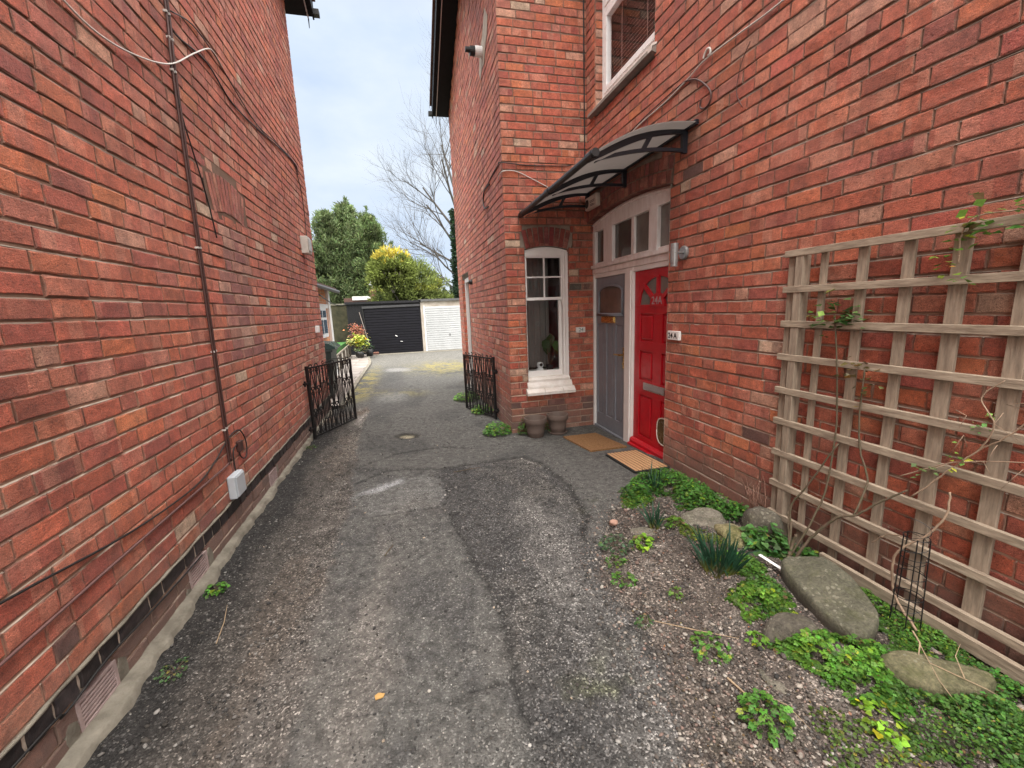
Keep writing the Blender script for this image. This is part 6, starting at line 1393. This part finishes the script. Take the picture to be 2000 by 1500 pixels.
# potted plants by the garage
def potted(x, y, r_, h, sprays, label, potm):
    z = zt(y) + .002; root = thing('potted_plant', (x, y, z), label, 'potted plant', 'pots at the end of the patio')
    mb = MB(); mb.lathe([(0, 0), (r_ * .75, 0), (r_, h), (r_ * .9, h), (r_ * .8, h * .85), (0, h * .85)], (x, y, z), 18); keep(mb.build('pot', potm, None, True), root)
    parts = []; tw = MB()
    for (dx, dz, sx_, sz_, n, size, col) in sprays:
        p = np.array((x + dx, y, z + h + dz)) + rng.normal(0, 1, (n, 3)) * np.array((sx_, sx_, sz_)); parts.append(scatter_leaves(p, size, 0., 'small', col, .3))
        for k in range(0, n, max(1, n // 9)): tw.tube([(x, y, z + h * .8), tuple((p[k] + np.array((x, y, z + h))) / 2), tuple(p[k])], .006, 3)
    v, f, c = join(parts); keep(npmesh('foliage', v, f, LEAF, c), root); keep(tw.build('stem', STEM), root)
potted(-1.86, 17.7, .17, .26, [(0, .08, .08, .05, 150, .09, (.2, .24, .12)), (.02, .42, .13, .11, 380, .10, (.30, .35, .05)), (-.3, .40, .08, .06, 100, .1, (.36, .38, .14))], 'glossy yellow green shrub in a dark pot at the patio end', M('dark_glazed_pot', (.018, .016, .016), .35, .3, 5))
potted(-1.98, 18.3, .16, .25, [(-.05, .92, .11, .1, 190, .075, (.33, .15, .10)), (.14, .72, .11, .08, 150, .07, (.33, .15, .10)), (-.2, .6, .06, .05, 50, .07, (.3, .13, .09))], 'red leaved maple in a pot against the black garage side', M('black_pot', (.015, .015, .017), .5, .3, 5))
potted(-1.55, 18.2, .17, .3, [(0, .12, .1, .08, 90, .11, (.03, .06, .03))], 'small dark plant in a black pot beside the broom', M('black_tub', (.015, .015, .017), .5, .3, 5))

# far roofline with chimney and dish seen over the black garage
fb = thing('far_outbuilding', (-2, 25.2, 0), 'far building edge with white fascia, brick chimney and satellite dish above the black garage', 'building')
mb = MB(); mb.box(-3.2, -1.75, 25, 25.6, -.2, 2.42); keep(mb.build('wall', TILE), fb); mb = MB(); mb.box(-2.75, -1.75, 24.93, 24.99, 2.3, 2.5); keep(mb.build('fascia', WHITE), fb)
mb = MB(); mb.box(-1.8, -1.5, 24.9, 25.3, 1.8, 2.85); mb.box(-1.84, -1.46, 24.86, 25.34, 2.7, 2.78); keep(mb.build('chimney', M('far_chimney_brick', (.22, .10, .08), .85, .4, 14)), fb)
Md = Matrix.Translation((-1.75, 24.9, 3.2)) @ Matrix.Rotation(math.radians(38), 4, 'Y') @ Matrix.Rotation(math.radians(75), 4, 'X')
mb = MB(); mb.lathe([(0, .0), (.08, .01), (.12, .03), (.125, .025), (.08, .0), (0, -.02)], (0, 0, 0), 18, Md); mb.tube([(-1.66, 25, 2.85), (-1.66, 24.95, 3.1), (-1.74, 24.9, 3.2)], .025, 6); keep(mb.build('satellite_dish', M('grey_white_dish', (.55, .58, .6), .4, .3, 9), None, True), fb)

# ---------------------------------------------------------------- trees
def sprays(P, Dv, L, W, col, vary=.3):
    """bent leaf sprays: P base, Dv direction, 2 quads each"""
    n = len(P); Dv = Dv / (np.linalg.norm(Dv, axis=1)[:, None] + 1e-9); r_ = rng.normal(0, 1, (n, 3)); s_ = np.cross(Dv, r_); s_ /= np.linalg.norm(s_, axis=1)[:, None] + 1e-9; u = np.cross(s_, Dv)
    L = (L * rng.uniform(.5, 1.4, n))[:, None]; W = (W * rng.uniform(.6, 1.3, n))[:, None]
    a = P; b = P + Dv * L * .5 + s_ * W; c = P + Dv * L - u * L * .12; d = P + Dv * L * .5 - s_ * W; V = np.stack([a, b, c, d], 1).reshape(-1, 3)
    F = np.arange(n * 4).reshape(n, 4); C_ = np.clip(np.array(col) * (1 + rng.normal(0, vary, (n, 1))) * (1 + rng.normal(0, .07, (n, 3))), .004, 1); return V, F, np.repeat(C_, 4, 0)
def conifer(x, y, z0, h, r_, label, col, nb=300, per=60, L=.2, W=.028, tipcol=None, rb=.28, name='conifer_tree', lean=0.):
    root = thing(name, (x, y, z0), label, 'tree', 'trees beyond the garages')
    mb = MB(); mb.tube([(x, y, z0 - .2), (x, y, z0 + h * .5), (x + lean, y, z0 + h * .97)], [.16, .1, .015], 8); keep(mb.build('trunk', BARK), root)
    parts = []; br_ = MB()
    for i in range(nb):
        t = ((i + rng.random()) / nb) ** .9; zz = z0 + h * (.03 + .96 * t); az = rng.uniform(0, 6.283)
        prof = (1 - t) ** .55 * (.75 + .25 * min(1, t * 5)) * (.86 + .14 * math.sin(t * 19 + x)) + .02; rr = r_ * prof * rng.uniform(.72, 1.12) * (1 + .18 * math.sin(az * 3 + x))
        d = np.array((math.cos(az), math.sin(az), rng.uniform(.15, .7) + t * .6)); d /= np.linalg.norm(d); base = np.array((x + lean * t, y, zz)); n = int(per * (.35 + prof))
        s_ = rr * (.35 + .65 * rng.random(n) ** .6); P = base + d * s_[:, None] + rng.normal(0, .08 + .035 * rr, (n, 3)); P[:, 2] -= .10 * s_
        Dv = d + rng.normal(0, .55, (n, 3)) + np.array((0, 0, .25)); q = np.clip(s_ / (rr + 1e-6), 0, 1)
        tone = rng.uniform(.4, 1.75); c = np.array(col) * tone
        if tipcol is not None and callable(tipcol): 
            tc = tipcol(base + d * rr); c = np.array(tc) * tone if tc is not None else c
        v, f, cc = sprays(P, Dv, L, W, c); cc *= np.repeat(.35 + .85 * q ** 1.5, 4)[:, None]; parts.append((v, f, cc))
        if i % 3 == 0: br_.tube([tuple(base), tuple(base + d * rr * .9)], [.02, .004], 3)
    for k in range(9):   # feathery leaders above the crown
        az = rng.uniform(0, 6.283); rr = r_ * rng.uniform(0, .75); hx = h * (1 - .55 * (rr / r_) ** 2) * rng.uniform(.93, 1.02); n = 130; tt = rng.random(n); hh = rng.uniform(.5, 1.1)
        P = np.stack([x + rr * math.cos(az) + rng.normal(0, .14, n) * (1 - tt), y + rr * math.sin(az) + rng.normal(0, .14, n) * (1 - tt), z0 + hx - .25 + hh * tt], 1); parts.append(sprays(P, rng.normal(0, .5, (n, 3)) + np.array((0, 0, .7)), L * .9, W * .8, np.array(col) * rng.uniform(.8, 1.4)))
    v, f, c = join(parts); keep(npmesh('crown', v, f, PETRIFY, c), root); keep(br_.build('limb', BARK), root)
DG = (.125, .165, .075)
conifer(-4.1, 27.5, -.2, 7.5, 2.1, 'dark green conifer nearest the left house beyond the garages', DG, 380, 150)
conifer(-3.0, 28.0, -.2, 8.1, 2.3, 'tallest dark green conifer in the middle of the row beyond the garages', (.135, .18, .08), 380, 150)
conifer(-1.65, 27.2, -.2, 7.3, 2.1, 'dark green conifer next to the golden one beyond the garages', (.125, .17, .07), 380, 150)
conifer(-6.3, 26.5, -.2, 4.8, 1.8, 'low dark conifer half hidden behind the left house', (.07, .11, .07), 200, 120)
def shrub(x, y, z0, rx, ry, h, label, colf, n, L=.3, W=.05, name='conifer_shrub'):
    root = thing(name, (x, y, z0), label, 'shrub', 'shrubs beyond the garages'); u = rng.normal(0, 1, (n, 3)); u[:, 2] = np.abs(u[:, 2]) * .9; u /= np.linalg.norm(u, axis=1)[:, None]; q = rng.random(n) ** .35
    az = np.arctan2(u[:, 1], u[:, 0]); lump = .8 + .28 * fbm(az * 2.2 + 9, u[:, 2] * 4, 3, int(x * 10) + 50)
    P = np.stack([x + u[:, 0] * rx * q * lump, y + u[:, 1] * ry * q * lump, z0 + np.clip(u[:, 2], 0, 1) ** .55 * h * q * lump + rng.random(n) * .4], 1)
    keepm = fbm(P[:, 0] * 2.2, P[:, 2] * 2.2 + P[:, 1], 3, 5) > .36; P = P[keepm]; u = u[keepm]; q = q[keepm]
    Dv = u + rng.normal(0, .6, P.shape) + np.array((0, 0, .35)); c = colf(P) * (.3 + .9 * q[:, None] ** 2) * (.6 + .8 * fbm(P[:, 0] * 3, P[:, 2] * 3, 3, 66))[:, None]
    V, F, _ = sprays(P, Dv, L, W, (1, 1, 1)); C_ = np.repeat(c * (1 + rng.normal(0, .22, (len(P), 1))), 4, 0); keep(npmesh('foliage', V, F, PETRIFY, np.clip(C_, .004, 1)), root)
    mb = MB()
    for k in range(10):
        a = k * .63; mb.tube([(x, y, z0 - .1), (x + rx * .4 * math.cos(a), y + ry * .4 * math.sin(a), z0 + h * .5), (x + rx * .7 * math.cos(a), y + ry * .7 * math.sin(a), z0 + h * .75)], [.06, .03, .008], 5)
    keep(mb.build('limb', BARK), root)
shrub(.5, 24.3, -.2, 2.35, 1.3, 4.6, 'rounded olive green conifer shrub behind the white garage', lambda P: np.where((P[:, 2:3] > 2.6) & (fbm(P[:, 0] * 1.5, P[:, 2] * 1.5, 3, 3)[:, None] > .5), np.array([[.25, .28, .06]]), np.array([[.15, .19, .05]])), 42000, .18, .026)
shrub(-.5, 23.6, 2.7, 1.3, .7, 1.9, 'bright golden yellow conifer tips between the dark conifers and the olive shrub', lambda P: np.where(P[:, 2:3] > 3.7 + 1.3 * fbm(P[:, 0] * 2.5, P[:, 2] * 2.5, 3, 9)[:, None], np.array([[.45, .38, .06]]), np.array([[.17, .21, .05]])), 9000, .2, .035, 'golden_shrub')
shrub(-1.6, 26, -.2, 1.0, .7, 2.4, 'dark undergrowth at the foot of the conifers', lambda P: np.tile(np.array([[.03, .05, .025]]), (len(P), 1)), 6000, .22, .035)
# bare tree with ivy on the trunk
bt = thing('bare_tree', (4.1, 30, -.2), 'tall leafless tree with ivied trunk behind the right house', 'tree', 'trees beyond the garages'); mb = MB(); random.seed(21); cnt = [0]
def grow(p, d, L_, r_, lvl):
    if cnt[0] > 8500 or r_ < .0022: return
    n = 4; pts = [p]; rs = [r_]; q = p.copy(); dd = d.copy()
    for i in range(n):
        dd = (dd + Vector((random.gauss(0, .12), random.gauss(0, .12), random.gauss(.04, .08)))).normalized(); q = q + dd * (L_ / n); pts.append(q.copy()); rs.append(r_ * (1 - .45 * (i + 1) / n))
    mb.tube(pts, rs, 6 if lvl < 2 else (4 if lvl < 4 else 3), False); cnt[0] += 1
    if lvl >= 6: return
    for k in range(random.choice((3, 3, 4)) if lvl < 5 else 3):
        t = random.uniform(.35, 1.); i = min(n - 1, int(t * n)); b = pts[i].lerp(pts[i + 1], t * n - i); az = random.uniform(0, 6.283); sp_ = random.uniform(.35, .85)
        o = dd.orthogonal().normalized(); o2 = dd.cross(o); nd = (dd + (o * math.cos(az) + o2 * math.sin(az)) * sp_ + Vector((0, 0, .06))).normalized()
        grow(b, nd, L_ * random.uniform(.62, .84), r_ * random.uniform(.40, .56), lvl + 1)
T0 = Vector((4.1, 30, -.2)); mb.tube([T0, Vector((4.0, 30, 3)), Vector((3.95, 30, 7)), Vector((4.0, 30, 9))], [.3, .24, .18, .13], 10)
for (z, dx, dy, dz, L_, r_) in ((2.6, -1., .1, .75, 3.2, .09), (3.6, -.9, -.3, .8, 3.8, .10), (4.4, -1, .3, .9, 4.4, .12), (5.6, -.85, -.1, 1.1, 4.6, .12), (6.6, -.7, .3, 1.3, 4.8, .13), (7.6, -.6, -.2, 1.5, 4.8, .13), (8.8, -.35, .1, 1.6, 4.8, .14), (8.9, .3, .2, 1.5, 4.2, .14), (6.2, .8, .2, 1., 4, .12), (4.8, .9, -.4, .8, 3.6, .1), (3.0, -.8, .6, .5, 2.6, .07), (2.2, -.9, -.2, .45, 2.4, .05)):
    grow(Vector((4.0, 30, z)), Vector((dx, dy, dz)).normalized(), L_ * .78, r_ * .68, 1)
keep(mb.build('trunk', M('dark_winter_bark', (.085, .075, .07), .9, .25, 3), None, True), bt)
n = 5200; zz = rng.uniform(-.2, 8.2, n); az = rng.uniform(0, 6.283, n); rr = .25 + (.1 + .8 * fbm(zz * 1.1, az, 3, 5)) * rng.random(n) * (1.25 - zz / 9); P = np.stack([4.0 + rr * np.cos(az), 30 + rr * np.sin(az), zz], 1)
V, F, C_ = sprays(P, np.stack([np.cos(az), np.sin(az), rng.normal(-.2, .5, n)], 1), .2, .08, (.03, .06, .03)); keep(npmesh('ivy', V, F, PETRIFY, C_), bt)
# soft far greenery closing the horizon
def bank(n, xr_, y0, h, col, label):
    x = rng.uniform(*xr_, n); hh = h * (.6 + .8 * fbm(x * .25, x * 0, 4, 4)); z = hh * rng.random(n) ** .7; P = np.stack([x, y0 + rng.normal(0, .8, n), z], 1)
    V, F, C_ = sprays(P, rng.normal(0, 1, (n, 3)) + np.array((0, -.3, .6)), .9, .25, col); tag(npmesh('far_hedge', V, F, PETRIFY, C_), label, 'hedge', kind='stuff')
bank(14000, (-40, 45), 46, 3.4, (.055, .07, .045), 'distant grey green hedge line far behind the garages')

# ---------------------------------------------------------------- sky, sun, camera
W = bpy.data.worlds.new('World'); S.world = W; W.use_nodes = True; nt = W.node_tree; nt.nodes.clear()
def wn(t, **k):
    o = nt.nodes.new(t)
    for a, b in k.items(): setattr(o, a, b)
    return o
EL, ROT = math.radians(58), math.radians(205)
sky = wn('ShaderNodeTexSky', sky_type='NISHITA'); sky.sun_disc = False; sky.sun_elevation = EL; sky.sun_rotation = ROT
bg1 = wn('ShaderNodeBackground'); bg1.inputs['Strength'].default_value = .1; nt.links.new(sky.outputs[0], bg1.inputs['Color'])
tc = wn('ShaderNodeTexCoord'); sp_ = wn('ShaderNodeSeparateXYZ'); nt.links.new(tc.outputs['Generated'], sp_.inputs[0])
nz = wn('ShaderNodeTexNoise'); nz.inputs['Scale'].default_value = 2.6; nz.inputs['Detail'].default_value = 6; nz.inputs['Roughness'].default_value = .55
mp = wn('ShaderNodeMapping'); mp.inputs['Scale'].default_value = (1, 1, 2.2); nt.links.new(tc.outputs['Generated'], mp.inputs['Vector']); nt.links.new(mp.outputs[0], nz.inputs['Vector'])
cr_ = wn('ShaderNodeValToRGB'); e = cr_.color_ramp.elements; e[0].position = .34; e[0].color = (.58, .70, .89, 1); e[1].position = .66; e[1].color = (.80, .875, .96, 1); nt.links.new(nz.outputs['Fac'], cr_.inputs['Fac'])
zr = wn('ShaderNodeValToRGB'); zr.color_ramp.elements[0].position = .0; zr.color_ramp.elements[0].color = (.9, .9, .9, 1); zr.color_ramp.elements[1].position = .92; zr.color_ramp.elements[1].color = (1, 1, 1, 1)
k_ = zr.color_ramp.elements.new(.56); k_.color = (.122,) * 3 + (1,); zr.color_ramp.elements[0].color = (.115, .115, .115, 1)
nt.links.new(sp_.outputs[2], zr.inputs['Fac'])
yr = wn('ShaderNodeMapRange'); yr.inputs['From Min'].default_value = .25; yr.inputs['From Max'].default_value = -.5; yr.inputs['To Min'].default_value = 0.; yr.inputs['To Max'].default_value = 1.; nt.links.new(sp_.outputs[1], yr.inputs['Value'])
m1 = wn('ShaderNodeMath', operation='MULTIPLY'); nt.links.new(zr.outputs[0], m1.inputs[0]); m1.inputs[1].default_value = 10.2
m2 = wn('ShaderNodeMath', operation='MULTIPLY_ADD'); nt.links.new(yr.outputs[0], m2.inputs[0]); m2.inputs[1].default_value = 2.6; nt.links.new(m1.outputs[0], m2.inputs[2])
bg2 = wn('ShaderNodeBackground'); wm = wn('ShaderNodeMix', data_type='RGBA'); wr = wn('ShaderNodeMapRange'); wr.inputs['From Min'].default_value = .5; wr.inputs['From Max'].default_value = .72; nt.links.new(sp_.outputs[2], wr.inputs['Value']); wx = wn('ShaderNodeMath', operation='MAXIMUM'); nt.links.new(wr.outputs[0], wx.inputs[0]); nt.links.new(yr.outputs[0], wx.inputs[1]); nt.links.new(wx.outputs[0], wm.inputs[0]); nt.links.new(cr_.outputs[0], wm.inputs[6]); wm.inputs[7].default_value = (.84, .805, .755, 1); nt.links.new(wm.outputs[2], bg2.inputs['Color']); nt.links.new(m2.outputs[0], bg2.inputs['Strength'])
mx = wn('ShaderNodeMixShader'); mx.inputs[0].default_value = .88; nt.links.new(bg1.outputs[0], mx.inputs[1]); nt.links.new(bg2.outputs[0], mx.inputs[2])
wo = wn('ShaderNodeOutputWorld'); nt.links.new(mx.outputs[0], wo.inputs['Surface'])
sl = bpy.data.lights.new('sun', 'SUN'); sl.energy = 1.5; sl.angle = math.radians(40); sl.color = (1, .96, .91); so = bpy.data.objects.new('sun', sl); COL.objects.link(so)
# sun direction from the sky's angles (rotation measured clockwise from +Y)
sd_ = Vector((math.sin(ROT) * math.cos(EL), math.cos(ROT) * math.cos(EL), math.sin(EL))); so.rotation_euler = sd_.to_track_quat('Z', 'Y').to_euler()
cam = bpy.data.cameras.new('camera'); cam.lens = 14.76; cam.sensor_width = 36; cam.clip_end = 2000; cam.clip_start = .05
co = bpy.data.objects.new('camera', cam); COL.objects.link(co)
Rw = [((0.969186, -0.243457, -0.037524), (-0.07916, -0.163566, -0.983351), (0.233266, 0.95602, -0.177797))]
r0, r1, r2 = Rw[0]
co.matrix_world = Matrix(((r0[0], -r1[0], -r2[0], 0), (r0[1], -r1[1], -r2[1], 0), (r0[2], -r1[2], -r2[2], 1.55), (0, 0, 0, 1)))
S.camera = co
S.view_settings.view_transform = 'Standard'; S.view_settings.look = 'None'; S.view_settings.exposure = 0; S.view_settings.gamma = 1
S.render.engine = 'CYCLES'; S.cycles.use_denoising = True; S.cycles.max_bounces = 8; S.cycles.transparent_max_bounces = 12
